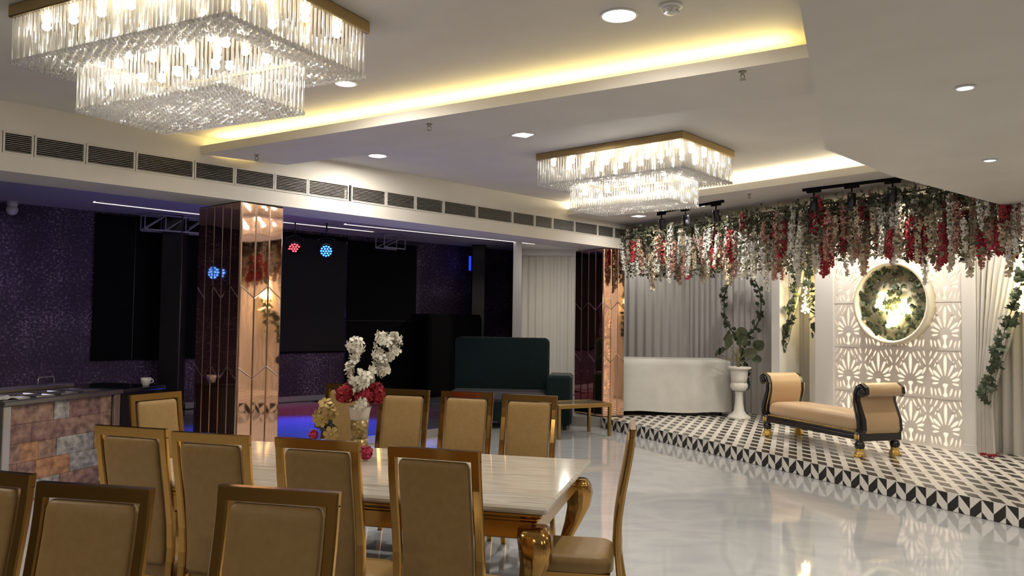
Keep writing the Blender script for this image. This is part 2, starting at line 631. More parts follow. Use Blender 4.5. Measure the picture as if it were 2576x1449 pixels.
w = MB()
w.prism([BA, BB, BC, BDD], BEAM_Z, BEAM_Z + 0.02)
a, b = offset_line(BA, BB, 0.035)
w.prism([BA, BB, b, a], BEAM_Z + 0.02, BEAM_Z + 0.085)
a, b = offset_line(BA, BB, 0.56)
w.prism([a, b, BC, BDD], BEAM_Z + 0.02, CEIL + 0.01)
struct('trim_2', w, PAINT, label='white ceiling beam with a glowing cove along its near edge')
a, b = offset_line(BA, BB, 0.10)
c, d = offset_line(BA, BB, 0.135)
m = MB()
m.prism([lerp2(a, b, 0.02), lerp2(a, b, 0.955), lerp2(c, d, 0.955), lerp2(c, d, 0.02)], BEAM_Z + 0.06, BEAM_Z + 0.095)
tag(m.build('cove_light_strip', GLOW_COVE), 'warm yellow LED strip lying in the cove of the ceiling beam', 'light strip')

# ---- stage ceiling with the far cove
SA, SB = (0.55, 12.52), (5.4, 6.51)
w = MB()
u = unit(SB[0] - SA[0], SB[1] - SA[1])
n = (-u[1], u[0])
if n[0] < 0:
    n = (-n[0], -n[1])


def sline(d):
    return (SA[0] + n[0] * d, SA[1] + n[1] * d), (SB[0] + n[0] * d, SB[1] + n[1] * d)


w.prism([SA, SB, (10.5, 6.5), (10.5, 12), (5.8, 16), (1.5, 16), (0.6, 13.2)], BEAM_Z, BEAM_Z + 0.02)
c, d = sline(0.035)
w.prism([SA, SB, d, c], BEAM_Z + 0.02, BEAM_Z + 0.085)
c, d = sline(0.58)
w.prism([c, d, (10.5, 6.5), (10.5, 12), (5.8, 16), (1.5, 16)], BEAM_Z + 0.02, CEIL + 0.01)
struct('ceiling_stage', w, PAINT, label='lowered white ceiling over the stage, lit along its edge')
c, d = sline(0.10)
e, g = sline(0.135)
m = MB()
m.prism([lerp2(c, d, 0.02), lerp2(c, d, 0.98), lerp2(e, g, 0.98), lerp2(e, g, 0.02)], BEAM_Z + 0.06, BEAM_Z + 0.095)
tag(m.build('cove_light_strip', GLOW_COVE2), 'pale warm LED strip lying in the cove before the stage ceiling', 'light strip')

# ---- low soffit at the right
w = MB()
w.prism([(-2.4, -5.0), (1.071, 2.959), (2.167, 5.493), (3.131, 6.488), (5.343, 8.27), (8.5, 10.8), (10.7, 10.8), (10.7, -5.0)], SOFFIT_Z, CEIL + 0.02)
struct('trim_3', w, PAINT, label='low flat white soffit over the right side of the hall')

# ------------------------------------------------------------------ stage platform with its patterned tiles
SL = 10.2
ST_TOP = STAGE_Z - 0.012
w = MB()
w.prism([onE(-0.05, 0.012), onE(SL, 0.012), onE(SL, 3.7), (3.6, 16.2), (0.4, 16.2), (0.93, 13.18)], 0, ST_TOP)
stage = struct('stage_platform', w, GROUT, label='low stage platform clad in black and white patterned tiles')
T = 0.22
G = 0.0022


def tile_mesh(name, h=T, depth=0.012):
    """one printed stoneware tile: slab with bevel, dark and light facets share its face"""
    m = MB()
    q = T / 2
    k = h

    def clip(poly):
        out = []
        for i in range(len(poly)):
            p, r = poly[i], poly[(i + 1) % len(poly)]
            if p[1] <= k:
                out.append(p)
            if (p[1] <= k) != (r[1] <= k):
                s = (k - p[1]) / (r[1] - p[1])
                out.append((p[0] + (r[0] - p[0]) * s, k))
        return out

    if name == 'floor_tile':
        # dark leaning facets in one row, light strips between and beside them
        h0, q0 = 0.148, q * 0.80
        w = 2 * q
        polys = [([(q0, 0), (w, 0), (w - h0, h0), (0, h0), (0, q0)], 1), ([(w, q0), (w, h0), (w - h0 + q0, h0)], 1),
                 ([(0, 0), (q0, 0), (0, q0)], 0), ([(w, 0), (w, q0), (w - h0 + q0, h0), (w - h0, h0)], 0),
                 ([(0, h0), (w, h0), (w, w), (0, w)], 0)]
    else:
        polys = [([(0, 0), (q, q), (q, 2 * q), (0, q)], 0), ([(0, q), (q, 2 * q), (0, 2 * q)], 1), ([(0, 0), (q, 0), (q, q)], 1),
             ([(q, q), (2 * q, 0), (2 * q, q), (q, 2 * q)], 1), ([(q, 0), (2 * q, 0), (q, q)], 0), ([(2 * q, q), (2 * q, 2 * q), (q, 2 * q)], 0)]

    def inset(p):
        return (min(max(p[0], G), T - G), min(max(p[1], G), k - G))
    for poly, mi in polys:
        c = clip(poly)
        if len(c) >= 3:
            c = [inset(p) for p in c]
            m.add([(x, y, depth) for x, y in c], [tuple(range(len(c)))], mi)
    e = [(G, G), (T - G, G), (T - G, k - G), (G, k - G)]
    m.add([(x, y, 0) for x, y in e] + [(x, y, depth) for x, y in e], [(0, 1, 5, 4), (1, 2, 6, 5), (2, 3, 7, 6), (3, 0, 4, 7)], 0)
    return m


TM = tile_mesh('floor_tile')
tile_me = TM.mesh('stage_tile', [TILE_L, TILE_D])
RM = tile_mesh('riser_tile', 0.168)
riser_me = RM.mesh('riser_tile', [TILE_L, TILE_D])
erot = atan2(ED[1], ED[0])
# local tile x runs along the front edge, y goes towards the wall
FM = Matrix(((ED[0], EN[0], 0, 0), (ED[1], EN[1], 0, 0), (0, 0, 1, 0), (0, 0, 0, 1)))
cells = []
for i in range(int(SL / T)):
    for j in range(15):
        s, d = i * T + 0.02, j * T + 0.012
        p = onE(s + T / 2, d + T / 2)
        # stay in front of the curtains
        off = (p[0] - WP[0]) * WN[0] + (p[1] - WP[1]) * WN[1]
        if off < -0.75 or s + T > SL:
            continue
        if p[1] < 5.0:
            continue
        cells.append((sqrt(p[0] ** 2 + p[1] ** 2), s, d, p))
cells.sort()
in_view = [c for c in cells if abs(c[3][0] / c[3][1]) < 0.67]
far = in_view[290:] + [c for c in cells if abs(c[3][0] / c[3][1]) >= 0.67]
for k, (_, s, d, p) in enumerate(in_view[:290]):
    o = obj('tile', tile_me, stage)
    q = onE(s, d)
    o.matrix_world = Matrix.Translation((q[0], q[1], ST_TOP)) @ FM
rest = MB()
for (_, s, d, p) in far:
    q = onE(s, d)
    M = Matrix.Translation((q[0], q[1], ST_TOP)) @ FM
    o0 = len(rest.v)
    rest.v.extend([tuple(M @ Vector(x)) for x in TM.v])
    rest.f.extend([tuple(a + o0 for a in ff) for ff in TM.f])
    rest.m.extend(TM.m)
    rest.s.extend(TM.s)
o = rest.build('tiles', [TILE_L, TILE_D], stage)
o['kind'] = 'stuff'
# riser: tile y points down, face towards the hall
RMX = Matrix(((ED[0], 0, -EN[0], 0), (ED[1], 0, -EN[1], 0), (0, -1, 0, 0), (0, 0, 0, 1)))
for i in range(int(SL / T) - 4):
    q = onE(i * T + 0.02, 0.012)
    o = obj('riser_tile', riser_me, stage)
    o.matrix_world = Matrix.Translation((q[0], q[1], STAGE_Z - 0.001)) @ RMX
m = MB()
m.prism([(0.25, 13.42), (0.93, 13.10), (0.93, 13.25), (0.30, 13.55)], 0, 0.13)
struct('trim_4', m, PILLAR, label='low white kerb running from the stage corner behind the sofa')

# ------------------------------------------------------------------ dance floor
df = MB()
OFFD = -1.10
df.prism([onB(-9, OFFD), onB(3.9, OFFD), (0.0, 15.2), (0.0, 18.95), onD(-5, 0)], 0, DANCE_Z - 0.01)
dance = struct('dance_platform', df, BLACK_MATTE, label='raised dance platform with dark glossy panels')
DANCE_TILE = mat('dance_panel', (0.13, 0.13, 0.16), 0.12)
pm = MB()
pm.bbox(0.006, 0.894, 0.006, 0.894, 0, 0.010, 0.003)
pme = pm.mesh('dance_panel', DANCE_TILE)
for i in range(-6, 14):
    for j in range(0, 6):
        p = onB(i * 0.9 - 1.0, OFFD - j * 0.9)
        c = onB(i * 0.9 - 0.5, OFFD - j * 0.9 - 0.45)
        # inside the platform: in front of the back wall and before the partition
        dw = (c[0] - DP[0]) * DD[1] - (c[1] - DP[1]) * DD[0]
        if dw < 0.55 or c[0] > -0.5 or abs(c[0] / c[1]) > 0.75:
            continue
        o = obj('floor_panel', pme, dance)
        o.matrix_world = Matrix.Translation((p[0], p[1], DANCE_Z - 0.01)) @ Matrix.Rotation(BROT, 4, 'Z')
m = MB()
m.prism([onB(-9, OFFD + 0.03), onB(3.9, OFFD + 0.03), onB(3.9, OFFD), onB(-9, OFFD)], 0, DANCE_Z + 0.005)
struct('trim_5', m, STEEL, label='metal edging along the dance platform')

# ------------------------------------------------------------------ mirrored columns


def column(name, corner, right, rl, nr, left, ll, nl, top, base, label, seed):
    rnd = random.Random(seed)
    core = MB()
    c = corner
    r = (c[0] + right[0] * rl, c[1] + right[1] * rl)
    l = (c[0] + left[0] * ll, c[1] + left[1] * ll)
    far = (r[0] + left[0] * ll, r[1] + left[1] * ll)
    core.prism([c, r, far, l], base, top)
    root = struct(name, core, BLACK_MATTE, label=label)
    cen = ((c[0] + far[0]) / 2, (c[1] + far[1]) / 2)
    for (p, q, ns) in ((c, r, nr), (l, c, nl), (r, far, nl), (far, l, nr)):
        u = unit(q[0] - p[0], q[1] - p[1])
        n = (u[1], -u[0])
        mid = ((p[0] + q[0]) / 2, (p[1] + q[1]) / 2)
        if (mid[0] - cen[0]) * n[0] + (mid[1] - cen[1]) * n[1] < 0:
            n = (-n[0], -n[1])
        L = sqrt((q[0] - p[0]) ** 2 + (q[1] - p[1]) ** 2)
        w = L / ns
        for i in range(ns):
            cuts = [base + 0.005]
            up = i % 2 == 0
            for z in (1.12, 1.98):
                cuts.append(z)
            cuts.append(top - 0.005)
            for k in range(3):
                s0, s1 = i * w + 0.002, (i + 1) * w - 0.002
                sl = 0.06
                d0 = 0 if k == 0 else (sl if up else -sl)
                d1 = 0 if k == 2 else (sl if up else -sl)
                z0a, z0b = cuts[k] + d0, cuts[k] - d0
                z1a, z1b = cuts[k + 1] + d1 - 0.004, cuts[k + 1] - d1 - 0.004
                ty, tx = rnd.uniform(-0.009, 0.009), rnd.uniform(-0.002, 0.002)
                bv = 0.009
                m = MB()
                P = [(s0, z0a), (s1, z0b), (s1, z1b), (s0, z1a)]
                I = [(s0 + bv, z0a + bv), (s1 - bv, z0b + bv), (s1 - bv, z1b - bv), (s0 + bv, z1a - bv)]

                def pt(s, z, dpt):
                    dd = dpt + (s - (s0 + s1) / 2) * ty + (z - (z0a + z1a) / 2) * tx
                    return (p[0] + u[0] * s + n[0] * dd, p[1] + u[1] * s + n[1] * dd, z)
                v = [pt(s, z, 0.0) for s, z in P] + [pt(s, z, 0.006) for s, z in P] + [pt(s, z, 0.011) for s, z in I]
                fs = [(0, 1, 5, 4), (1, 2, 6, 5), (2, 3, 7, 6), (3, 0, 4, 7), (4, 5, 9, 8), (5, 6, 10, 9), (6, 7, 11, 10), (7, 4, 8, 11)]
                m.add(v, fs, 1)
                m.add(v, [(8, 9, 10, 11)], 0)
                m.build('mirror_panel', [COPPER, COPPER_EDGE], root)
    return root


column('mirrored_column', (-2.85, 8.31), unit(0.564, 0.826), 0.537, 3, unit(-0.756, 0.654), 0.879, 5, SOFFIT_Z, 0.0,
       'rose gold mirrored square column between the table and the dance floor', 3)
column('mirrored_column', (1.50, 13.02), unit(0.88, 0.47), 0.42, 3, unit(-0.55, 0.835), 0.743, 4, SOFFIT_Z, STAGE_Z,
       'rose gold mirrored column at the corner of the stage', 5)
# ------------------------------------------------------------------ crystal chandeliers


def chandelier(center, rot, label, group, proto=None):
    cx, cy = center
    if proto:
        return dup(proto, (cx, cy, CEIL), rot, label, group)
    t = thing('crystal_chandelier', label, 'chandelier', (cx, cy, CEIL), rot, group)
    LX, LY, lx, ly = 1.76, 1.12, 1.20, 0.62
    zt, zu, zl = -0.075, -0.33, -0.585       # plate underside, upper tier bottom, lower tier bottom
    m = MB()
    m.bbox(-LX / 2 - 0.01, LX / 2 + 0.01, -LY / 2 - 0.01, LY / 2 + 0.01, zt, 0.0, 0.006)
    m.build('ceiling_plate', mat('chandelier_brass', (0.44, 0.32, 0.15), 0.32, 1.0), t)
    m = MB()
    for (a, b) in ((lx, ly),):
        m.box(-a / 2 - 0.01, a / 2 + 0.01, -b / 2 - 0.01, -b / 2 + 0.005, zu + 0.03, zu + 0.045)
        m.box(-a / 2 - 0.01, a / 2 + 0.01, b / 2 - 0.005, b / 2 + 0.01, zu + 0.03, zu + 0.045)
        m.box(-a / 2 - 0.01, -a / 2 + 0.005, -b / 2 - 0.01, b / 2 + 0.01, zu + 0.03, zu + 0.045)
        m.box(a / 2 - 0.005, a / 2 + 0.01, -b / 2 - 0.01, b / 2 + 0.01, zu + 0.03, zu + 0.045)
    for sx in (-1, 1):
        for sy in (-1, 1):
            m.box(sx * lx / 2 - 0.006, sx * lx / 2 + 0.006, sy * ly / 2 - 0.006, sy * ly / 2 + 0.006, zu + 0.03, zt)
    m.build('tier_frame', MATS['chandelier_brass'], t)

    def rod(mb, x, y, z0, z1, r=0.0075, bead=0.0165):
        n = 5
        lo = [(x + r * cos(2 * pi * k / n), y + r * sin(2 * pi * k / n), z0) for k in range(n)]
        hi = [(x + r * cos(2 * pi * k / n), y + r * sin(2 * pi * k / n), z1) for k in range(n)]
        mb.loft([lo, hi], 0, False)
        mb.ball((x, y, z0 - bead * 0.8), bead, 6, 4, 1, False)

    def one(z0, z1):
        q = MB()
        rod(q, 0, 0, z0, z1)
        return q.mesh('crystal_rod', [CRYSTAL, CRYSTAL_BEAD])
    up_me, lo_me = one(zu - zt, 0), one(zl - zu - 0.03, 0)

    def ring(a, b, step):
        pts = []
        nx, ny = int(round(a / step)), int(round(b / step))
        for i in range(nx):
            pts.append((-a / 2 + a * i / nx, -b / 2))
            pts.append((a / 2 - a * i / nx, b / 2))
        for i in range(ny):
            pts.append((a / 2, -b / 2 + b * i / ny))
            pts.append((-a / 2, b / 2 - b * i / ny))
        return pts
    for (x, y) in ring(LX - 0.03, LY - 0.03, 0.034):
        obj('crystal_rod', up_me, t, (x, y, zt))
    for (x, y) in ring(lx, ly, 0.032):
        obj('crystal_rod', lo_me, t, (x, y, zu + 0.03))
    m = MB()
    nx, ny = 40, 25
    rr = random.Random(11)
    for i in range(1, nx):
        for j in range(1, ny):
            x, y = -LX / 2 + LX * i / nx, -LY / 2 + LY * (j + 0.5 * (i % 2)) / ny
            if abs(y) > LY / 2 - 0.03:
                continue
            if abs(x) < lx / 2 + 0.02 and abs(y) < ly / 2 + 0.02:
                continue
            deep = 0.0 if min(LX / 2 - abs(x), LY / 2 - abs(y)) < 0.12 else 0.09
            rod(m, x, y, zu + rr.uniform(0, 0.012), zu + 0.13 - deep * 0.5)
    nx, ny = 27, 15
    for i in range(1, nx):
        for j in range(1, ny):
            x, y = -lx / 2 + lx * i / nx, -ly / 2 + ly * (j + 0.5 * (i % 2)) / ny
            if abs(y) > ly / 2 - 0.02:
                continue
            rod(m, x, y, zl + rr.uniform(0, 0.01), zl + 0.06)
    o = m.build('crystal_drops', [CRYSTAL, CRYSTAL_BEAD], t)
    o['kind'] = 'stuff'
    bm = MB()
    bm.ball((0, 0, -0.03), (0.026, 0.026, 0.022), 10, 6)
    bm.lathe([(0.02, -0.012), (0.024, 0.0)], 10)
    bme = bm.mesh('bulb', GLOW_BULB)
    for i in range(7):
        for j in range(4):
            x, y = -LX / 2 + LX * (i + 0.5) / 7, -LY / 2 + LY * (j + 0.5) / 4
            obj('bulb', bme, t, (x, y, zt))
    for i in range(4):
        for j in range(2):
            obj('bulb', bme, t, (-lx / 2 + lx * (i + 0.5) / 4, -ly / 2 + ly * (j + 0.5) / 2, zu + 0.06))
            obj('bulb', bme, t, (-lx / 2 + lx * (i + 0.25) / 4, -ly / 2 + ly * (j + 0.5) / 2, zl + 0.20))
    return t


ch1 = chandelier((-1.945, 4.72), radians(-27.2), 'nearer crystal chandelier with two tiers, above the dining table', 'two tier crystal chandeliers')
ch2 = chandelier((1.285, 8.46), radians(-40.3), 'farther crystal chandelier with two tiers, in front of the stage ceiling', 'two tier crystal chandeliers', ch1)

# ------------------------------------------------------------------ downlights, detectors, sprinklers


def downlight(x, y, z, r, label, power, square=False, color=(1.0, 0.93, 0.82), strength=None):
    t = thing('ceiling_downlight', label, 'ceiling light', (x, y, z), 0.5 if square else 0, 'recessed ceiling downlights')
    m = MB()
    if square:
        m.loft([[(sx * (r + e), sy * (r + e), zz) for sx, sy in ((-1, -1), (1, -1), (1, 1), (-1, 1))] for e, zz in ((0.012, 0), (0.012, -0.008), (0.0, -0.008), (0.0, -0.001))], caps=False)
    else:
        m.lathe([(r + 0.014, 0.0), (r + 0.014, -0.006), (r + 0.004, -0.010), (r, -0.006), (r, -0.001)], 32)
    m.build('rim', TRIM_WHITE, t)
    m = MB()
    if square:
        m.bbox(-r, r, -r, r, -0.007, -0.001, 0.001)
    else:
        m.lathe([(r, -0.001), (r, -0.0055), (0.002, -0.007)], 32)
    m.build('diffuser', GLOW_WHITE, t)
    area_light('downlight_lamp', (0, 0, -0.03), r * 1.8, power, color, parent=t)
    return t


downlight(0.615, 4.655, CEIL, 0.098, 'large round ceiling downlight next to the smoke detector', 34)
downlight(-1.31, 6.09, CEIL, 0.075, 'round ceiling downlight beside the lower tier of the nearer chandelier', 30)
downlight(-1.517, 8.79, CEIL, 0.095, 'round downlight between the ceiling beam and the vent bulkhead', 34)
downlight(0.085, 7.70, CEIL, 0.080, 'square downlight behind the beam, left of the farther chandelier', 30, True)
downlight(1.93, 12.15, BEAM_Z, 0.080, 'square downlight below the farther chandelier, by the track spotlights', 22, True)
downlight(2.62, 11.02, BEAM_Z, 0.050, 'small bright downlight between the track spotlight heads', 14)
downlight(2.305, 4.02, SOFFIT_Z, 0.036, 'small round downlight in the low soffit, the nearer of its two', 22)
downlight(3.486, 5.774, SOFFIT_Z, 0.036, 'small round downlight in the low soffit, nearer the flowers', 22)

t = thing('smoke_detector', 'white round smoke detector beside the large downlight', 'smoke detector', (0.893, 4.50, CEIL))
m = MB()
m.lathe([(0.066, 0), (0.066, -0.014), (0.055, -0.018)], 28)
m.build('base', TRIM_WHITE, t)
m = MB()
m.lathe([(0.050, -0.018), (0.050, -0.028), (0.036, -0.034), (0.036, -0.046), (0.028, -0.052), (0.002, -0.053)], 28)
m.build('cover', TRIM_WHITE, t)
m = MB()
for k in range(8):
    a = k * pi / 4
    m.box(0.034, 0.048, -0.004, 0.004, -0.044, -0.026, 0, Matrix.Rotation(a, 4, 'Z'))
m.build('vanes', TRIM_WHITE, t)
for (x, y, z, lab) in ((1.486, 5.123, BEAM_Z, 'brass fire sprinkler head at the right end of the ceiling beam'),
                       (-0.713, 6.619, BEAM_Z, 'brass fire sprinkler head at the middle of the ceiling beam'),
                       (-2.60, 7.98, BEAM_Z, 'dark fire sprinkler head at the vent bulkhead end of the beam'),
                       (2.981, 9.98, BEAM_Z, 'fire sprinkler head on the stage ceiling between the spotlight tracks')):
    t = thing('fire_sprinkler', lab, 'sprinkler', (x, y, z), 0.4, 'ceiling fire sprinklers')
    m = MB()
    m.lathe([(0.026, 0), (0.024, -0.006), (0.010, -0.008), (0.010, -0.022), (0.002, -0.023)], 14)
    m.build('body', SPRINKLER, t)
    m = MB()
    m.tube([(-0.010, 0, -0.02), (-0.017, 0, -0.034), (-0.004, 0, -0.052)], 0.0035, 6)
    m.tube([(0.010, 0, -0.02), (0.017, 0, -0.034), (0.004, 0, -0.052)], 0.0035, 6)
    m.build('yoke', SPRINKLER, t)
    m = MB()
    m.lathe([(0.020, -0.052), (0.020, -0.055), (0.002, -0.056)], 12)
    m.build('deflector', SPRINKLER, t)


# ------------------------------------------------------------------ spotlight tracks over the stage front
def track(p, q, heads, label, aim):
    L = sqrt((q[0] - p[0]) ** 2 + (q[1] - p[1]) ** 2)
    t = thing('track_light', label, 'track light', (p[0], p[1], BEAM_Z), atan2(q[1] - p[1], q[0] - p[0]), 'black spotlight tracks over the stage')
    m = MB()
    m.bbox(0, L, -0.018, 0.018, -0.034, 0, 0.003)
    m.build('rail', BLACK_MATTE, t)
    for k, s in enumerate(heads):
        m = MB()
        m.bbox(s - 0.085, s + 0.085, -0.020, 0.020, -0.062, -0.034, 0.004)
        m.tube([(s, 0, -0.06), (s, 0, -0.11)], 0.010, 8)
        hd = m.build('spotlight', BLACK_MATTE, t)
        M = Matrix.Translation((s, 0, -0.115)) @ Matrix.Rotation(aim, 4, 'X') @ Matrix.Rotation(0.10, 4, 'Y')
        m = MB()
        m.lathe([(0.015, 0.0), (0.045, -0.004), (0.048, -0.02), (0.048, -0.155), (0.043, -0.16), (0.040, -0.14)], 18, M=M)
        m.build('lamp_can', BLACK_GLOSS, hd)
        m = MB()
        m.lathe([(0.040, -0.138), (0.030, -0.139), (0.002, -0.139)], 14, M=M)
        m.build('lens', GLOW_WHITE, hd)
    return t


track((2.135, 11.658), (2.79, 10.49), (0.08, 0.60, 1.20), 'black ceiling track with three tilted spotlights under the farther chandelier', 0.32)
track((3.50, 9.55), (4.36, 8.585), (0.14, 0.60, 1.06), 'long black ceiling track with three spotlights above the flower canopy', 0.15)
for (p, tg, pw) in (((3.60, 9.44, 3.16), (4.05, 9.9, 0.3), 400), ((3.9, 9.09, 3.16), (5.0, 8.9, 0.4), 300), ((4.21, 8.74, 3.16), (5.2, 10.4, 1.3), 250),
                    ((2.16, 11.6, 3.16), (2.7, 12.4, 0.2), 60), ((2.44, 11.1, 3.16), (3.9, 12.4, 0.3), 140), ((2.74, 10.6, 3.16), (3.6, 11.2, 0.2), 260)):
    spot_light('stage_spot', p, tg, pw, (1.0, 0.86, 0.68), 62, 0.7, 0.03)

# ------------------------------------------------------------------ gold dining chairs
YB = [(0.0, -0.085), (0.15, -0.05), (0.33, -0.020), (0.43, -0.006), (0.54, 0.0), (0.658, -0.006), (0.794, -0.026), (0.976, -0.060), (1.06, -0.072), (1.14, -0.080)]


def yb(z):
    for (z0, y0), (z1, y1) in zip(YB, YB[1:]):
        if z <= z1:
            k = (z - z0) / (z1 - z0)
            return y0 + (y1 - y0) * k
    return YB[-1][1]


def strip(mb, x0, x1, zs, y_in, y_out, mi=0, round_=0.0):
    loops = []
    for i, z in enumerate(zs):
        y = yb(z)
        e = round_ if i in (0, len(zs) - 1) else 0.0
        b = 0.006
        loops.append([(x0 + e + b, y + y_in + e, z), (x1 - e - b, y + y_in + e, z), (x1 - e, y + y_in + b + e, z), (x1 - e, y + y_out - b - e, z),
                      (x1 - e - b, y + y_out - e, z), (x0 + e + b, y + y_out - e, z), (x0 + e, y + y_out - b - e, z), (x0 + e, y + y_in + b + e, z)])
    mb.loft(loops, mi, False)


def make_chair(label, group):
    t = thing('dining_chair', label, 'chair', (0, 0, 0), 0, group)
    W = 0.438
    x = W / 2
    zs = [0.47, 0.50, 0.54, 0.60, 0.66, 0.73, 0.80, 0.88, 0.97, 1.04, 1.10]
    m = MB()
    strip(m, -x, -x + 0.042, zs, -0.028, 0.0)
    strip(m, x - 0.042, x, zs, -0.028, 0.0)
    strip(m, -x, x, [1.096, 1.098, 1.12, 1.137, 1.142], -0.030, 0.001)
    m.build('back_frame', GOLD, t)
    m = MB()
    px = 0.167
    loops = []
    zs2 = [0.452, 0.47, 0.54, 0.60, 0.66, 0.73, 0.80, 0.88, 0.97, 1.03, 1.06, 1.080, 1.089]
    for i, z in enumerate(zs2):
        y = yb(z)
        e = {0: 0.012, 11: 0.006, 12: 0.016}.get(i, 0.0)
        pts = []
        for k in range(16):
            a = 2 * pi * (k + 0.5) / 16
            sx = (abs(cos(a)) ** 0.22) * (1 if cos(a) > 0 else -1)
            sy = (abs(sin(a)) ** 0.45) * (1 if sin(a) > 0 else -1)
            pts.append((sx * (px - e), y - 0.012 + sy * (0.024 - e * 0.7), z))
        loops.append(pts)
    m.loft(loops, 0, True)
    m.build('backrest', LEATHER, t)
    m = MB()
    loops = []
    for z, e in ((0.375, 0.01), (0.385, 0.0), (0.425, 0.0), (0.452, 0.008), (0.466, 0.03), (0.472, 0.07)):
        pts = []
        for k in range(28):
            a = 2 * pi * (k + 0.5) / 28
            sx = (abs(cos(a)) ** 0.28) * (1 if cos(a) > 0 else -1)
            sy = (abs(sin(a)) ** 0.28) * (1 if sin(a) > 0 else -1)
            pts.append((sx * (x - 0.004 - e), 0.22 + sy * (0.215 - e), z))
        loops.append(pts)
    m.loft(loops, 0, True)
    m.build('seat', LEATHER, t)
    m = MB()
    m.box(-x + 0.005, x - 0.005, 0.02, 0.42, 0.345, 0.380)
    m.build('seat_frame', GOLD, t)
    for s in (-1, 1):
        m = MB()
        x0 = -x if s < 0 else x - 0.042
        strip(m, x0, x0 + 0.038, [0.0, 0.08, 0.15, 0.24, 0.33, 0.40, 0.47], -0.028, 0.0)
        m.build('leg', GOLD, t)
        m = MB()
        m.loft([[(x0, 0.395, 0), (x0 + 0.03, 0.395, 0), (x0 + 0.03, 0.425, 0), (x0, 0.425, 0)],
                [(x0, 0.38, 0.36), (x0 + 0.038, 0.38, 0.36), (x0 + 0.038, 0.42, 0.36), (x0, 0.42, 0.36)]])
        m.build('leg', GOLD, t)
    return t


CH_G = 'gold framed dining chairs'
# (x, y of the backrest foot line, rotation of the facing direction from +y)
CHAIRS = [
    (-0.304, 3.583, radians(-18), 'gold dining chair on the near table side, nearest the open table end'),
    (-0.868, 3.805, radians(-16), 'gold dining chair on the near table side, second from the open table end'),
    (-1.420, 3.955, radians(-16), 'gold dining chair on the near table side, third from the open table end'),
    (-1.89, 4.14, radians(-17), 'gold dining chair on the near table side, closest to the stone counter'),
    (0.117, 6.006, radians(162), 'gold dining chair on the far table side, in front of the small glass side table'),
    (-0.370, 6.215, radians(162), 'gold dining chair on the far table side, in front of the teal sofa back'),
    (-0.885, 6.375, radians(163), 'gold dining chair on the far table side, just right of the flower vase'),
    (-1.430, 6.800, radians(161), 'gold dining chair pulled out on the far table side behind the flower vase'),
    (-2.525, 5.83, radians(-118), 'gold dining chair at the far left table end, beside the stone counter'),
    (0.585, 4.43, radians(81.4), 'gold dining chair seen from the side at the open right table end'),
    (-1.39, 2.564, radians(168), 'gold dining chair of the front row, middle one of the three nearest chairs'),
    (-0.78, 2.55, radians(167), 'gold dining chair of the front row, rightmost of the three nearest chairs'),
    (-1.905, 2.79, radians(163), 'gold dining chair of the front row cut off by the left edge of the view'),
]
chair0 = None
for i, (x, y, a, lab) in enumerate(CHAIRS):
    if chair0 is None:
        chair0 = make_chair(lab, CH_G)
        chair0.location = (x, y, 0)
        chair0.rotation_euler = (0, 0, a)
    else:
        dup(chair0, (x, y, 0), a, lab, CH_G)

# ------------------------------------------------------------------ marble dining table
TROT = radians(-14.3)
tb = thing('dining_table', 'long marble topped dining table with a gold carved frame and curved legs', 'table', (-0.935, 5.115, 0), TROT)
# local x along the table, y across; right near corner at (.175,4.057)
TL, TW = 2.70, 1.49
tx1, ty0 = TL / 2, -TW / 2
m = MB()
m.bbox(-TL / 2, TL / 2, -TW / 2, TW / 2, 0.722, 0.760, 0.012)
m.build('table_top', TABLE_MARBLE, tb)
m = MB()
m.bbox(-TL / 2 + 0.03, TL / 2 - 0.03, -TW / 2 + 0.03, TW / 2 - 0.03, 0.692, 0.722, 0.010)
m.bbox(-TL / 2 + 0.055, TL / 2 - 0.055, -TW / 2 + 0.055, TW / 2 - 0.055, 0.668, 0.692, 0.008)
for (x0, x1, y0, y1) in ((-TL / 2 + 0.07, TL / 2 - 0.07, -TW / 2 + 0.07, -TW / 2 + 0.10), (-TL / 2 + 0.07, TL / 2 - 0.07, TW / 2 - 0.10, TW / 2 - 0.07),
                         (-TL / 2 + 0.07, -TL / 2 + 0.10, -TW / 2 + 0.07, TW / 2 - 0.07), (TL / 2 - 0.10, TL / 2 - 0.07, -TW / 2 + 0.07, TW / 2 - 0.07)):
    m.bbox(x0, x1, y0, y1, 0.575, 0.67, 0.006)
m.build('apron', GOLD, tb)
prof = [(0.64, 0.045, 0.080), (0.60, 0.055, 0.092), (0.54, 0.066, 0.092), (0.46, 0.062, 0.080), (0.36, 0.030, 0.060), (0.25, -0.012, 0.042), (0.14, -0.030, 0.036),
        (0.07, -0.018, 0.038), (0.03, 0.012, 0.046), (0.0, 0.03, 0.050)]
for sx in (-1, 1):
    for sy in (-1, 1):
        m = MB()
        loops = []
        for z, o, h in prof:
            cx, cy = sx * (TL / 2 - 0.13 + o), sy * (TW / 2 - 0.13 + o)
            ca = atan2(sy, sx)
            lp = []
            for k in range(12):
                a = 2 * pi * k / 12
                rr = h * (1.0 + 0.10 * cos(4 * (a - ca)))
                lp.append((cx + rr * cos(a), cy + rr * sin(a), z))
            loops.append(lp)
        m.loft(loops, 0, True)
        lg = m.build('leg', GOLD, tb)
        m = MB()
        m.ball((sx * (TL / 2 - 0.055), sy * (TW / 2 - 0.055), 0.555), (0.032, 0.032, 0.055), 10, 8)
        m.build('carving', GOLD, lg)

# ------------------------------------------------------------------ flowers on the table
petal_v = [(0, 0, 0), (0.011, 0.004, 0.004), (0.019, 0.012, 0.006), (0.015, 0.021, 0.005), (0.004, 0.021, 0.004), (-0.002, 0.010, 0.003)]


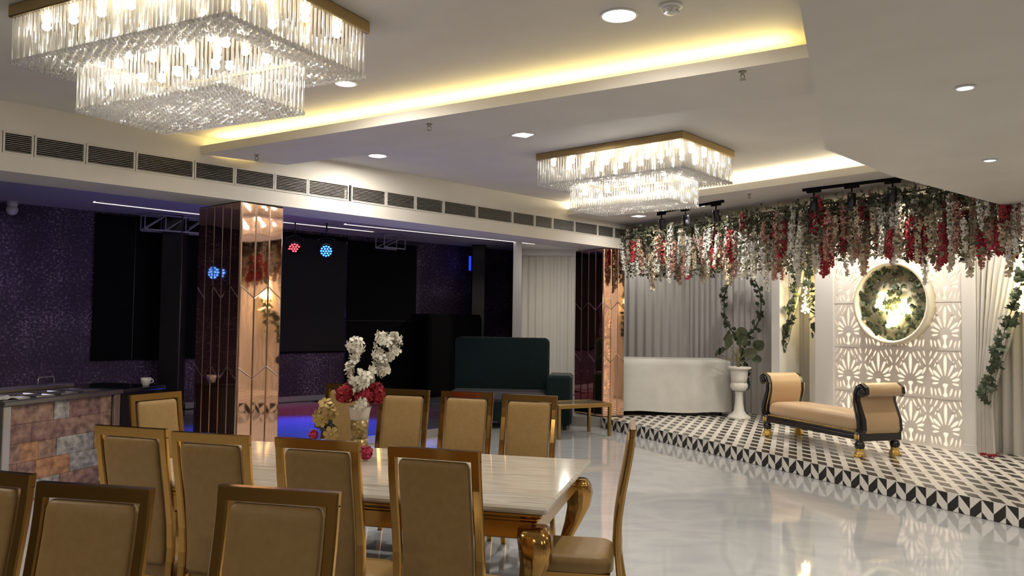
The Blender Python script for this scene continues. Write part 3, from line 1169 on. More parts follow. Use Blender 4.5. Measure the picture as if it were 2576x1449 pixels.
def blossom_mesh(name, m0, size=1.0, petals=5, center=None):
    m = MB()
    for k in range(petals):
        M = Matrix.Rotation(2 * pi * k / petals, 4, 'Z') @ Matrix.Rotation(-0.30, 4, 'X') @ Matrix.Scale(size, 4)
        m.add(petal_v, [(0, 1, 2, 3, 4, 5)], 0, False, M)
        M2 = Matrix.Rotation(2 * pi * (k + 0.5) / petals, 4, 'Z') @ Matrix.Rotation(-0.85, 4, 'X') @ Matrix.Scale(size * 0.8, 4)
        m.add(petal_v, [(0, 1, 2, 3, 4, 5)], 0, False, M2)
    m.ball((0, 0, 0.004 * size), 0.005 * size, 6, 4, 1)
    return m.mesh(name, [m0, center or m0])


fv = thing('flower_vase', 'pale mosaic vase with ivory blossom branches and crimson blooms on the marble table', 'vase', (-1.03, 5.47, 0.76))
m = MB()
m.lathe([(0.058, 0.0), (0.066, 0.02), (0.062, 0.08), (0.057, 0.13)], 24)
m.lathe([(0.057, 0.13), (0.060, 0.20), (0.062, 0.26)], 24, 0)
m.build('vase_body', PEBBLE, fv)
m = MB()
m.lathe([(0.063, 0.258), (0.068, 0.30), (0.078, 0.345), (0.074, 0.347), (0.060, 0.31), (0.03, 0.30)], 24)
m.build('vase_neck', CERAMIC, fv)


def pompom(mb, c, r, n, rnd, size=0.9, mi=0):
    for k in range(n):
        d = Vector((rnd.gauss(0, 1), rnd.gauss(0, 1), rnd.gauss(0, 1)))
        d.normalize()
        q = d.to_track_quat('Z', 'Y').to_matrix().to_4x4()
        p = Vector(c) + Vector((d.x * r[0], d.y * r[1], d.z * r[2])) * rnd.uniform(0.55, 1.0)
        M = Matrix.Translation(p) @ q @ Matrix.Rotation(rnd.uniform(0, 6.28), 4, 'Z') @ Matrix.Scale(size * rnd.uniform(0.8, 1.3), 4)
        for a in (0, 2.1, 4.2):
            mb.add(petal_v, [(0, 1, 2, 3, 4, 5)], mi, False, M @ Matrix.Rotation(a, 4, 'Z') @ Matrix.Rotation(-0.8, 4, 'X'))


rnd = random.Random(5)
for (c, r, nm) in (((-0.095, -0.02, 0.44), (0.085, 0.08, 0.075), 'crimson_bloom'), ((0.035, -0.05, 0.42), (0.075, 0.07, 0.06), 'crimson_bloom'),
                   ((0.115, 0.0, 0.44), (0.070, 0.07, 0.085), 'crimson_bloom'), ((0.0, 0.06, 0.43), (0.09, 0.06, 0.07), 'crimson_bloom')):
    m = MB()
    m.ball(c, [x * 0.72 for x in r], 12, 8)
    pompom(m, c, r, 110, rnd, 1.0)
    m.build(nm, RED_BLOOM, fv)
bl_me = blossom_mesh('blossom', BLOSSOM, 1.0, 5, CREAM)
branches = [
    ([(0.0, 0.0, 0.32), (-0.03, 0.0, 0.46), (-0.055, 0.0, 0.60), (-0.045, 0.0, 0.72), (-0.03, 0.0, 0.79)], 25, 0.078),
    ([(0.0, 0.0, 0.32), (0.04, 0.0, 0.50), (0.10, 0.01, 0.62), (0.15, 0.0, 0.74), (0.155, 0.0, 0.83)], 27, 0.070),
    ([(0.10, 0.01, 0.62), (0.19, 0.0, 0.68), (0.25, 0.0, 0.75), (0.285, -0.01, 0.80)], 12, 0.042),
    ([(0.0, -0.03, 0.34), (0.0, -0.05, 0.46), (0.02, -0.08, 0.52), (0.06, -0.09, 0.56)], 13, 0.038),
    ([(0.0, -0.03, 0.34), (0.03, -0.09, 0.40), (0.045, -0.10, 0.375)], 10, 0.030),
    ([(0.15, 0.0, 0.74), (0.20, 0.02, 0.80), (0.235, 0.0, 0.83)], 8, 0.025),
    ([(0.10, 0.01, 0.58), (0.155, -0.02, 0.58), (0.175, -0.02, 0.61)], 7, 0.022),
]
for pts, nb, sp in branches:
    m = MB()
    m.tube(pts, [0.004] * (len(pts) - 1) + [0.002], 6)
    br = m.build('blossom_branch', TWIG, fv)
    for k in range(nb):
        s = rnd.uniform(0.30, 1.0) * (len(pts) - 1) if pts[0][2] < 0.4 and len(pts) > 3 else rnd.uniform(0.15, 1.0) * (len(pts) - 1)
        i = min(int(s), len(pts) - 2)
        p = Vector(pts[i]).lerp(Vector(pts[i + 1]), s - i)
        d = Vector((rnd.gauss(0, 1), rnd.gauss(-0.5, 1), rnd.gauss(0.1, 0.9)))
        d.normalize()
        o = obj('blossom', bl_me, br)
        M = Matrix.Translation(p + d * rnd.uniform(0.3, 1.0) * sp) @ d.to_track_quat('Z', 'Y').to_matrix().to_4x4() @ Matrix.Scale(rnd.uniform(1.3, 1.75), 4)
        o.matrix_local = M

gs = thing('gold_flower_spray', 'spray of dried gold flowers with dark leaves in a pale pot, left of the vase', 'flowers', (-1.27, 5.50, 0.76))
m = MB()
m.lathe([(0.045, 0), (0.060, 0.03), (0.066, 0.08), (0.060, 0.11), (0.05, 0.112), (0.03, 0.10)], 20)
m.build('pot', CERAMIC, gs)
gf_me = blossom_mesh('gold_bloom', GOLD_FLOWER, 1.7, 6)
for (p, d) in (((-0.03, -0.03, 0.30), (-0.4, -1, 0.4)), ((0.03, -0.04, 0.33), (0.1, -1, 0.5)), ((-0.06, -0.02, 0.27), (-0.8, -1, 0.1)), ((0.02, -0.05, 0.27), (0.2, -1, 0)),
               ((0.0, -0.02, 0.37), (0, -0.7, 0.8)), ((-0.02, -0.05, 0.25), (0, -1, 0.2)), ((0.05, -0.03, 0.30), (0.6, -0.8, 0.4))):
    m = MB()
    m.tube([(0.01, 0, 0.09), (p[0] * 0.5 + 0.02, 0, 0.18), p], 0.003, 5)
    st = m.build('flower_stem', VINE, gs)
    o = obj('gold_bloom', gf_me, st)
    o.matrix_local = Matrix.Translation(p) @ Vector(d).to_track_quat('Z', 'Y').to_matrix().to_4x4() @ Matrix.Scale(1.15, 4)
m = MB()
m.tube([(0.02, 0, 0.09), (0.05, -0.05, 0.15)], 0.003, 5)
st = m.build('flower_stem', VINE, gs)
o = obj('gold_bloom', gf_me, st)
o.matrix_local = Matrix.Translation((0.055, -0.065, 0.16)) @ Vector((0.1, -1, 0.1)).to_track_quat('Z', 'Y').to_matrix().to_4x4() @ Matrix.Scale(1.3, 4)
for (a, b) in (((-0.07, -0.02, 0.21), (0.06, -0.05, 0.245)), ((-0.05, -0.03, 0.25), (0.02, -0.06, 0.16)), ((-0.02, -0.03, 0.22), (0.09, -0.03, 0.20))):
    m = MB()
    A, B = Vector(a), Vector(b)
    loops = []
    for k in range(6):
        s = k / 5
        p = A.lerp(B, s)
        w = 0.032 * sin(pi * (0.08 + 0.88 * s))
        loops.append([tuple(p + Vector((0, -0.003, w))), tuple(p + Vector((0, -0.009, 0))), tuple(p + Vector((0, -0.003, -w))), tuple(p + Vector((0, 0.002, 0)))])
    m.loft(loops, 0, True)
    m.build('dark_leaf', DARK_LEAF, gs)
m = MB()
for k in range(26):
    a = rnd.uniform(-1, 1)
    m.tube([(0.02 + 0.01 * a, -0.01, 0.10), (0.07 + 0.06 * a, -0.03, 0.17), (0.04 - 0.15 * (0.5 - rnd.random()) + 0.09 * a, -0.05, 0.19 + rnd.uniform(0, 0.15))], [0.0018, 0.0014, 0.0008], 4)
o = m.build('dried_grass', GOLD_FLOWER, gs)
o['kind'] = 'stuff'
m = MB()
m.ball((-0.075, -0.02, 0.15), 0.028, 8, 6)
pompom(m, (-0.075, -0.02, 0.15), (0.04, 0.035, 0.035), 40, rnd, 0.8)
m.build('rose_bloom', PINK_BLOOM, gs)

pr = thing('artificial_rose', 'rose pink flower lying on the marble table in front of the vase', 'flower', (-0.955, 5.33, 0.76))
m = MB()
m.ball((0, 0, 0.05), (0.03, 0.03, 0.04), 10, 8)
pompom(m, (0, 0, 0.055), (0.048, 0.04, 0.052), 90, rnd, 0.95)
m.build('bloom', PINK_BLOOM, pr)
m = MB()
m.tube([(0.0, 0.0, 0.05), (0.0, 0.05, 0.02), (-0.01, 0.10, 0.006)], 0.005, 6)
m.build('stalk', STEM, pr)

# ------------------------------------------------------------------ serving counter at the left
CROT = atan2(0.964, 0.265)
ct = thing('buffet_counter', 'stone clad buffet counter with a steel edge and sunk trays', 'counter', (-4.42, 6.98, 0), CROT)
# local x runs away from the viewer along the stone front, local y goes to the left behind the front
CL, CW = 1.36, 0.95
m = MB()
m.box(0.02, CL - 0.02, 0.03, CW, 0.0, 0.90)
m.build('cabinet', STONES[3], ct)
m = MB()
m.bbox(-0.03, CL + 0.02, -0.04, CW + 0.02, 0.90, 0.945, 0.008)
m.build('worktop', mat('counter_steel_top', (0.22, 0.21, 0.20), 0.30, 0.9), ct)
for (x, y) in ((0.0, 0.0), (CL - 0.06, 0.0), (0.0, CW - 0.06)):
    m = MB()
    m.bbox(x - 0.02, x + 0.06, y - 0.02, y + 0.06, 0, 0.90, 0.006)
    m.build('corner_post', STEEL, ct)
rb = random.Random(21)


def bricks(u0, u1, z0, z1, place, rows=7):
    h = (z1 - z0) / rows
    for r in range(rows):
        u = u0
        first = True
        while u < u1 - 0.02:
            w = rb.uniform(0.13, 0.42)
            if first and r % 2:
                w *= 0.6
            first = False
            e = min(u + w, u1)
            if u1 - e < 0.05:
                e = u1
            d = rb.uniform(0.010, 0.024)
            q = 0.0015
            n = 3
            mb = MB()
            g = []
            for a in range(n + 1):
                row = []
                for b in range(n + 1):
                    uu, zz = u + q + (e - u - 2 * q) * a / n, z0 + r * h + q + (h - 2 * q) * b / n
                    edge = a in (0, n) or b in (0, n)
                    row.append((uu, zz, d * (0.55 if edge else rb.uniform(0.8, 1.35))))
                g.append(row)
            mb.sheet([[place(*p) for p in row] for row in g], 0, False)
            for (a0, b0, a1, b1) in [(i, 0, i + 1, 0) for i in range(n)] + [(i + 1, n, i, n) for i in range(n)] + [(0, i + 1, 0, i) for i in range(n)] + [(n, i, n, i + 1) for i in range(n)]:
                p, s = g[a0][b0], g[a1][b1]
                mb.add([place(*p), place(p[0], p[1], 0), place(s[0], s[1], 0), place(*s)], [(0, 1, 2, 3)])
            mb.build('stone_brick', STONES[rb.choice((0, 0, 1, 2, 2, 3, 3))], ct)
            u = e


bricks(0.065, CL - 0.085, 0.03, 0.895, lambda u, z, d: (u, 0.03 - d, z), 5)
bricks(0.065, CW - 0.065, 0.03, 0.895, lambda u, z, d: (0.02 - d, u, z))
pan_m = MB()
pan_m.loft([[(sx * e, sy * e * 0.72, z) for sx, sy in ((-1, -1), (1, -1), (1, 1), (-1, 1))] for e, z in ((0.105, 0.001), (0.105, 0.010), (0.090, 0.010), (0.072, 0.003))], 0, False)
pan_me = pan_m.mesh('food_tray', STEEL)
k = 0
for i in range(4):
    for j in range(2):
        obj('food_tray', pan_me, ct, (0.22 + i * 0.28, 0.14 + j * 0.22, 0.945))
m = MB()
m.bbox(0.20, CL + 0.05, 0.62, 0.80, 0.945, 0.985, 0.006)
m.build('rear_shelf', STEEL, ct)
for (x, w) in ((0.30, 0.16), (1.02, 0.20)):
    m = MB()
    m.tube([(x, 0.70, 0.98), (x, 0.70, 1.05), (x + 0.015, 0.70, 1.065), (x + w - 0.015, 0.70, 1.065), (x + w, 0.70, 1.05), (x + w, 0.70, 0.98)], 0.007, 8)
    m.build('handle', STEEL, ct)
nk = thing('table_napkin', 'crumpled white napkin on the near corner of the buffet counter', 'napkin', (-4.47, 7.10, 0.945), CROT)
m = MB()
rows = []
for i in range(7):
    rows.append([(-0.13 + 0.04 * i, -0.10 + 0.035 * j, 0.004 + rb.uniform(0, 0.028)) for j in range(7)])
m.sheet(rows)
m.sheet([[(p[0], p[1], 0.001) for p in reversed(r)] for r in rows])
m.build('cloth', WHITE_CLOTH, nk)

ct2 = thing('side_counter', 'black glossy side counter beyond the stone buffet', 'counter', (-4.06, 8.34, 0), CROT)
m = MB()
m.bbox(0, 0.62, 0, 0.8, 0, 0.90, 0.005)
m.build('cabinet', BLACK_GLOSS, ct2)
m = MB()
m.bbox(-0.02, 0.64, -0.03, 0.82, 0.90, 0.94, 0.006)
m.build('worktop', mat('black_granite', (0.02, 0.02, 0.025), 0.08), ct2)
cp = thing('tea_cup', 'small white cup standing on the black side counter', 'cup', (-4.02, 8.80, 0.94))
m = MB()
m.lathe([(0.032, 0), (0.036, 0.004), (0.050, 0.05), (0.056, 0.088), (0.052, 0.088), (0.040, 0.02), (0.002, 0.012)], 24)
m.build('cup_body', PLASTER, cp)
m = MB()
m.tube([(0.045, 0, 0.07), (0.075, 0, 0.072), (0.082, 0, 0.045), (0.048, 0, 0.028)], 0.006, 8)
m.build('handle', PLASTER, cp)
# ------------------------------------------------------------------ teal sofa and glass side table
sf = thing('teal_sofa', 'tall backed dark teal sofa with one wide arm beside the corner column', 'sofa', (-0.16, 13.25, 0), radians(-6))
m = MB()
loops = []
BWd = 0.79
for y, e in ((0.02, 0.03), (0.05, 0.0), (0.20, 0.0), (0.235, 0.03)):
    lp = []
    for cx, cz, a0 in ((BWd - 0.09, 1.345, 0), (-BWd + 0.09, 1.345, 90)):
        for k in range(7):
            a = radians(a0 + 15 * k)
            lp.append((cx + (0.09 - e) * cos(a), y, cz + (0.09 - e) * sin(a)))
    lp += [(-BWd + e, y, 0.10), (BWd - e, y, 0.10)]
    loops.append(lp)
m.loft(loops, 0, False)
m.build('backrest', TEAL, sf)
m = MB()
m.bbox(-BWd, BWd + 0.02, -0.58, 0.06, 0.08, 0.42, 0.02)
m.build('base', TEAL, sf)
m = MB()
m.bbox(-BWd + 0.01, BWd, -0.60, 0.03, 0.42, 0.585, 0.05)
m.build('seat_cushion', GREY_CUSHION, sf)
m = MB()
m.bbox(BWd + 0.0, BWd + 0.40, -0.60, 0.20, 0.08, 0.86, 0.04)
m.build('armrest', TEAL, sf)
for x in (-0.70, 1.08):
    for y in (-0.50, 0.12):
        m = MB()
        m.lathe([(0.022, 0), (0.03, 0.085)], 10, M=Matrix.Translation((x, y, 0)))
        m.build('foot', BLACK_GLOSS, sf)

gt = thing('side_table', 'low gold side table with a dark glass top in front of the sofa', 'table', (0.97, 12.06, 0), radians(29))
GW, GD, GH = 0.45, 0.27, 0.50
for (x, y) in ((-GW, -GD), (GW, -GD), (GW, GD), (-GW, GD)):
    m = MB()
    m.bbox(x - 0.022, x + 0.022, y - 0.022, y + 0.022, 0, GH - 0.06, 0.003)
    m.build('leg', GOLD_SATIN, gt)
m = MB()
for (x0, x1, y0, y1) in ((-GW - 0.025, GW + 0.025, -GD - 0.025, -GD + 0.025), (-GW - 0.025, GW + 0.025, GD - 0.025, GD + 0.025),
                         (-GW - 0.025, -GW + 0.025, -GD + 0.025, GD - 0.025), (GW - 0.025, GW + 0.025, -GD + 0.025, GD - 0.025)):
    m.bbox(x0, x1, y0, y1, GH - 0.06, GH, 0.003)
m.build('frame', GOLD_SATIN, gt)
m = MB()
m.box(-GW + 0.02, GW - 0.02, -GD + 0.02, GD - 0.02, GH - 0.012, GH - 0.004)
m.build('glass_top', GLASS, gt)

# ------------------------------------------------------------------ clothed buffet table and urn with plant on the stage
bt = thing('buffet_table', 'long buffet table covered to the floor with white cloth, behind the corner column', 'table', (2.73, 13.76, STAGE_Z), radians(-1))
BX, BY, BZ = 0.93, 0.42, 0.93
m = MB()
m.box(-BX, BX, -BY, BY, BZ - 0.03, BZ - 0.004)
m.build('board', BLACK_MATTE, bt)
for (x, y) in ((-0.8, -0.33), (0.8, -0.33), (0.8, 0.33), (-0.8, 0.33)):
    m = MB()
    m.tube([(x, y, 0), (x, y, BZ - 0.03)], 0.02, 8)
    m.build('leg', BLACK_MATTE, bt)
rr = random.Random(3)
m = MB()
N = 96
per = []
for k in range(N):
    s = 4 * k / N
    e = int(s)
    fr = s - e
    per.append([(-BX + 2 * BX * fr, -BY), (BX, -BY + 2 * BY * fr), (BX - 2 * BX * fr, BY), (-BX, BY - 2 * BY * fr)][e])
loops = []
for z, o in ((BZ + 0.004, -0.02), (BZ, 0.004), (BZ - 0.10, 0.012), (0.5, 0.02), (0.06, 0.03)):
    lp = []
    for k, (x, y) in enumerate(per):
        wv = o + (0.012 * sin(k * 0.9) + 0.008 * sin(k * 2.3 + 1)) * (1 - z / BZ)
        nx = 1 if x >= BX - 1e-6 else (-1 if x <= -BX + 1e-6 else 0)
        ny = 1 if y >= BY - 1e-6 else (-1 if y <= -BY + 1e-6 else 0)
        lp.append((x + nx * wv, y + ny * wv, z + (0.012 * sin(k * 0.35) if z < 0.1 else 0)))
    loops.append(lp)
m.loft(list(reversed(loops)), 0, True, caps=False)
top = loops[0]
m.add(top, [tuple(range(N))], 0)
tag(m.build('tablecloth', WHITE_CLOTH, None, (2.73, 13.76, STAGE_Z), radians(-1)), 'white cloth draped over the buffet table down to the tiles', 'tablecloth')

ur = thing('pedestal_urn', 'white fluted pedestal urn with a round leaved plant beside the buffet table', 'urn', (3.73, 13.04, STAGE_Z))
m = MB()
m.lathe([(0.185, 0), (0.185, 0.03), (0.16, 0.05), (0.12, 0.075), (0.085, 0.13), (0.068, 0.24), (0.058, 0.40), (0.065, 0.435), (0.05, 0.45)], 32)
m.build('pedestal', PLASTER, ur)
m = MB()
m.lathe([(0.05, 0.45), (0.10, 0.455), (0.135, 0.50), (0.140, 0.545), (0.128, 0.57), (0.120, 0.585)], 48, flute=0.03, nf=16)
m.build('bowl', PLASTER, ur)
m = MB()
m.lathe([(0.120, 0.58), (0.128, 0.66), (0.138, 0.76), (0.142, 0.79)], 64, flute=0.025, nf=20)
m.lathe([(0.142, 0.79), (0.185, 0.805), (0.196, 0.825), (0.190, 0.842), (0.160, 0.845), (0.150, 0.82), (0.02, 0.80)], 48)
m.build('pot', PLASTER, ur)
pl = ur
m = MB()
m.tube([(-0.01, 0, 0.80), (-0.02, 0, 1.0), (-0.02, 0, 1.12)], [0.028, 0.024, 0.02], 8)
m.build('plant_stem', STEM, pl)


def round_leaf(w, h, cup=0.05):
    m = MB()
    top, bot = [], []
    n = 12
    for k in range(n):
        a = 2 * pi * k / n
        x, z = w * sin(a), h * (1 - cos(a))
        y = cup * (1 - (x / w) ** 2) - 0.02 * (z / h)
        top.append((x, y, z))
        bot.append((x, y + 0.004, z))
    m.add([(0, cup, h)] + top, [(0, 1 + k, 1 + (k + 1) % n) for k in range(n)], 0, True)
    m.add([(0, cup + 0.005, h)] + bot, [(0, 1 + (k + 1) % n, 1 + k) for k in range(n)], 0, True)
    return m


lf_me = round_leaf(0.085, 0.095).mesh('leaf', LEAF)
for (x, z, y, roll, yaw, sc) in ((-0.155, 1.12, -0.06, -40, 20, 1.15), (0.06, 1.04, -0.04, 75, 0, 1.1), (0.22, 1.13, -0.05, 50, -15, 1.1), (-0.28, 1.02, 0.0, -25, 40, 0.85), (-0.36, 0.99, -0.02, -12, 60, 0.9),
                                 (0.07, 1.28, 0.02, -20, 0, 1.2), (-0.20, 1.24, 0.05, 12, 20, 0.9), (0.02, 1.17, 0.06, 20, 10, 1.1), (0.20, 0.99, -0.02, 105, 0, 0.85)):
    m = MB()
    m.tube([(-0.02, 0, 0.95), (x * 0.5, y * 0.5, 0.80 + (z - 0.80) * 0.75), (x, y, z)], 0.006, 5)
    stalk = m.build('leaf_stalk', STEM, pl)
    o = obj('leaf', lf_me, stalk)
    o.matrix_local = Matrix.Translation((x, y, z)) @ Matrix.Rotation(radians(yaw), 4, 'Z') @ Matrix.Rotation(radians(roll), 4, 'Y') @ Matrix.Rotation(radians(18), 4, 'X') @ Matrix.Scale(sc, 4)


# ------------------------------------------------------------------ curtains and stage pillars
def pleats(p0, p1, z0, z1, amp, wl, rnd_seed, n_per=8, rowsz=6, sag=0.0):
    rd = random.Random(rnd_seed)
    L = sqrt((p1[0] - p0[0]) ** 2 + (p1[1] - p0[1]) ** 2)
    u = ((p1[0] - p0[0]) / L, (p1[1] - p0[1]) / L)
    nrm = (u[1], -u[0])
    n = max(8, int(L / wl * n_per))
    ph = [rd.uniform(0.6, 1.3) for _ in range(int(L / wl) + 3)]
    rows = []
    for r in range(rowsz + 1):
        f = r / rowsz
        z = z0 + (z1 - z0) * f
        row = []
        for k in range(n + 1):
            s = L * k / n
            q = s / wl
            a = amp * ph[int(q)] * (0.8 + 0.2 * sin(3 * f + int(q)))
            d = a * sin(2 * pi * q)
            row.append((p0[0] + u[0] * s + nrm[0] * d, p0[1] + u[1] * s + nrm[1] * d, z))
        rows.append(row)
    m = MB()
    m.sheet(rows)
    return m


CUR_G = 'pale stage curtains'
m = pleats((0.22, 18.8), (2.05, 18.6), 0.02, 3.27, 0.035, 0.17, 1)
t = thing('curtain', 'beige pleated curtain behind the teal sofa', 'curtain', (0, 0, 0))
m.build('fabric', DRAPE, t)
m = MB()
m.box(0.2, 2.05, 18.55, 18.9, 3.26, 3.40)
m.build('pelmet', PAINT_DARK, t)
c0 = onW(5.62, -0.70)
m = pleats((1.30, 15.55), (c0[0] - 0.02, c0[1] - 0.02), STAGE_Z, 3.30, 0.035, 0.16, 2)
tag(m.build('curtain', DRAPE_GREY), 'grey pleated curtain across the stage corner behind the buffet table', 'curtain', CUR_G)
m = pleats(c0, onW(2.7, -0.70), STAGE_Z, 3.30, 0.032, 0.14, 3)
tag(m.build('curtain', DRAPE_GREY), 'grey pleated curtain behind the urn and the leafy hoop', 'curtain', CUR_G)
m = pleats(onW(2.62, -0.42), onW(2.12, -0.42), STAGE_Z, 3.30, 0.022, 0.10, 4)
tag(m.build('curtain', DRAPE), 'white curtain behind the hanging lights left of the lattice panel', 'curtain', CUR_G)
m = pleats(onW(-0.10, -0.30), onW(-2.6, -0.30), STAGE_Z, 3.30, 0.028, 0.12, 5)
tag(m.build('curtain', DRAPE), 'white curtain to the right of the lattice panel', 'curtain', CUR_G)

for (s0, s1, d0, d1, lab) in ((2.84, 3.00, -0.45, 0.0, 'wide white pillar between the leafy hoop and the hanging lights'),
                              (1.83, 2.14, -0.85, 0.04, 'white pillar along the left edge of the lattice panel'),
                              (-0.22, -0.05, -0.5, 0.03, 'white pillar along the right edge of the lattice panel')):
    t = thing('stage_pillar', lab, 'pillar', (0, 0, 0), 0, 'white pillars of the stage backdrop')
    m = MB()
    m.prism([onW(s0, d0), onW(s1, d0), onW(s1, d1), onW(s0, d1)], STAGE_Z, 3.34)
    m.build('shaft', PILLAR, t)
    m = MB()
    m.prism([onW(s0 - 0.012, d0), onW(s1 + 0.012, d0), onW(s1 + 0.012, d1 + 0.012), onW(s0 - 0.012, d1 + 0.012)], STAGE_Z, STAGE_Z + 0.09)
    m.build('plinth', PILLAR, t)


def swag(edge_top, edge_dir, label, seed, s_of_z, s_fix, off):
    """gathered drape held to one side: from s_fix to the curve s_of_z(z)"""
    rows = []
    n = 36
    rd = random.Random(seed)
    ph = [rd.uniform(0.7, 1.3) for _ in range(n + 1)]
    zs = [STAGE_Z + 0.01 + (3.28 - STAGE_Z) * k / 26 for k in range(27)]
    for z in zs:
        e = s_of_z(z)
        row = []
        for k in range(n + 1):
            s = s_fix + (e - s_fix) * k / n
            w = abs(e - s_fix)
            d = off + 0.022 * sin(k * 1.75) * ph[k] + 0.05 * (1 - min(1, w / 0.4))
            p = onW(s, d)
            row.append((p[0], p[1], z))
        rows.append(row)
    m = MB()
    m.sheet(rows)
    return tag(m.build('curtain', DRAPE), label, 'curtain', CUR_G)


def curve(pts):
    def f(z):
        if z >= pts[0][0]:
            return pts[0][1]
        for (za, sa), (zb, sb) in zip(pts, pts[1:]):
            if z >= zb:
                k = (za - z) / (za - zb)
                k = k * k * (3 - 2 * k) * 0.3 + k * 0.7
                return sa + (sb - sa) * k
        return pts[-1][1]
    return f


# bay left of the lattice panel: s from 3.02 (left) to 2.14 (right)
L1 = curve([(2.7, 2.50), (2.2, 2.62), (1.6, 2.80), (1.05, 2.93), (0.9, 2.94), (0.2, 2.90)])
R1 = curve([(2.7, 2.36), (2.1, 2.30), (1.5, 2.20), (1.2, 2.17), (0.2, 2.17)])
swag(None, None, 'gathered white curtain tied back beside the wide pillar, left of the hanging lights', 31, L1, 2.99, -0.22)
swag(None, None, 'narrow white curtain tied back along the lattice panel pillar', 32, R1, 2.135, -0.22)
# bay right of the lattice panel
L2 = curve([(2.7, -1.05), (2.2, -0.84), (1.6, -0.64), (1.05, -0.47), (0.85, -0.42), (0.2, -0.44)])
swag(None, None, 'gathered white curtain tied back beside the right stage pillar', 33, L2, -0.215, 0.0)
m = MB()
for k in range(9):
    q = onW(-0.40 + rr.uniform(-0.10, 0.06), 0.16 + rr.uniform(-0.05, 0.10))
    pompom(m, (q[0], q[1], STAGE_Z + 0.025), (0.03, 0.03, 0.018), 7, rr, 0.8)
o = tag(m.build('fallen_petals', FLOWER_RED), 'fallen red petals on the tiles below the right tied curtain', 'petals', None, 'stuff')

# ------------------------------------------------------------------ backlit lattice panel with palm pattern
PT_W, PT_H = 1.885 / 4, 0.616


def lattice_tile_mesh():
    cu = bpy.data.curves.new('lattice', 'CURVE')
    cu.dimensions = '2D'
    cu.fill_mode = 'BOTH'
    cu.extrude = 0.008
    cu.resolution_u = 2

    def poly(pts):
        sp = cu.splines.new('POLY')
        sp.points.add(len(pts) - 1)
        for i, (x, y) in enumerate(pts):
            sp.points[i].co = (x, y, 0, 1)
        sp.use_cyclic_u = True

    def drop(cx, cy, ang, l0, l1, w, sharp=1.0, n=12):
        """leaf shaped opening from radius l0 to l1 along ang (degrees from up) around (cx,cy)"""
        a = radians(ang)
        ux, uy = sin(a), cos(a)
        vx, vy = uy, -ux
        pts = []
        for k in range(n):
            t = 2 * pi * k / n
            f = (1 - cos(t)) / 2
            r = l0 + (l1 - l0) * f
            ww = w * sin(t) * (0.55 + 0.45 * f)
            pts.append((cx + ux * r + vx * ww, cy + uy * r + vy * ww))
        poly(pts)
    w, h = PT_W, PT_H
    poly([(0, 0), (w, 0), (w, h), (0, h)])
    c = w / 2
    by = 0.205
    for ang, l1, ww in ((0, 0.350, 0.031), (25, 0.285, 0.026), (-25, 0.285, 0.026), (50, 0.220, 0.026), (-50, 0.220, 0.026), (75, 0.195, 0.023), (-75, 0.195, 0.023), (99, 0.180, 0.018), (-99, 0.180, 0.018)):
        drop(c, by, ang, 0.074 + abs(ang) * 0.0001, l1, ww)
    # trunk and bells under the fan
    poly([(c - 0.040, 0.175), (c - 0.022, 0.188), (c + 0.022, 0.188), (c + 0.040, 0.175), (c + 0.030, 0.150), (c + 0.015, 0.130), (c + 0.016, 0.075), (c + 0.036, 0.035), (c + 0.012, 0.018),
          (c - 0.012, 0.018), (c - 0.036, 0.035), (c - 0.016, 0.075), (c - 0.015, 0.130), (c - 0.030, 0.150)])
    for s in (-1, 1):
        drop(c + s * 0.075, 0.085, s * 20, -0.062, 0.050, 0.022)
        drop(c + s * 0.130, 0.075, s * 12, -0.055, 0.045, 0.019)
        drop(c + s * 0.185, 0.100, s * 8, -0.080, 0.030, 0.020)
        drop(c + s * 0.185, 0.330, s * 28, -0.055, 0.060, 0.020)
        drop(c + s * 0.125, 0.430, -s * 28, -0.045, 0.055, 0.020)
        drop(c + s * 0.060, 0.520, -s * 30, -0.055, 0.060, 0.018)
        drop(c + s * 0.190, 0.455, -s * 30, -0.050, 0.050, 0.018)
        drop(c + s * 0.125, 0.545, -s * 28, -0.060, 0.050, 0.019)
        drop(c + s * 0.192, 0.560, -s * 18, -0.045, 0.040, 0.016)
    o = bpy.data.objects.new('lattice', cu)
    COL.objects.link(o)
    dg = bpy.context.evaluated_depsgraph_get()
    me = bpy.data.meshes.new_from_object(o.evaluated_get(dg))
    bpy.data.objects.remove(o)
    me.materials.clear()
    me.materials.append(FRET)
    return me


lat_me = lattice_tile_mesh()
lp = thing('lattice_panel', 'backlit white lattice panel with palm leaf cutouts in the middle of the stage wall', 'panel', (0, 0, 0))
m = MB()
m.prism([onW(-0.05, -0.07), onW(1.84, -0.07), onW(1.84, -0.10), onW(-0.05, -0.10)], STAGE_Z, 3.30)
m.build('light_board', BACKLIT, lp)
# panel plane axes: x to the right (-WD), y up, z towards the hall
LM = Matrix(((-WD[0], 0, WN[0], 0), (-WD[1], 0, WN[1], 0), (0, 1, 0, 0), (0, 0, 0, 1)))
for i in range(4):
    for j in range(5):
        q = onW(1.835 - i * PT_W, 0.0)
        o = obj('lattice_tile', lat_me, lp)
        o.matrix_world = Matrix.Translation((q[0], q[1], STAGE_Z + 0.015 + j * PT_H)) @ LM
for j in range(6):
    m = MB()
    z = STAGE_Z + 0.015 + j * PT_H
    m.prism([onW(-0.05, -0.010), onW(1.84, -0.010), onW(1.84, 0.012), onW(-0.05, 0.012)], z - 0.011, z + 0.011)
    m.build('cross_rail', FRET, lp)


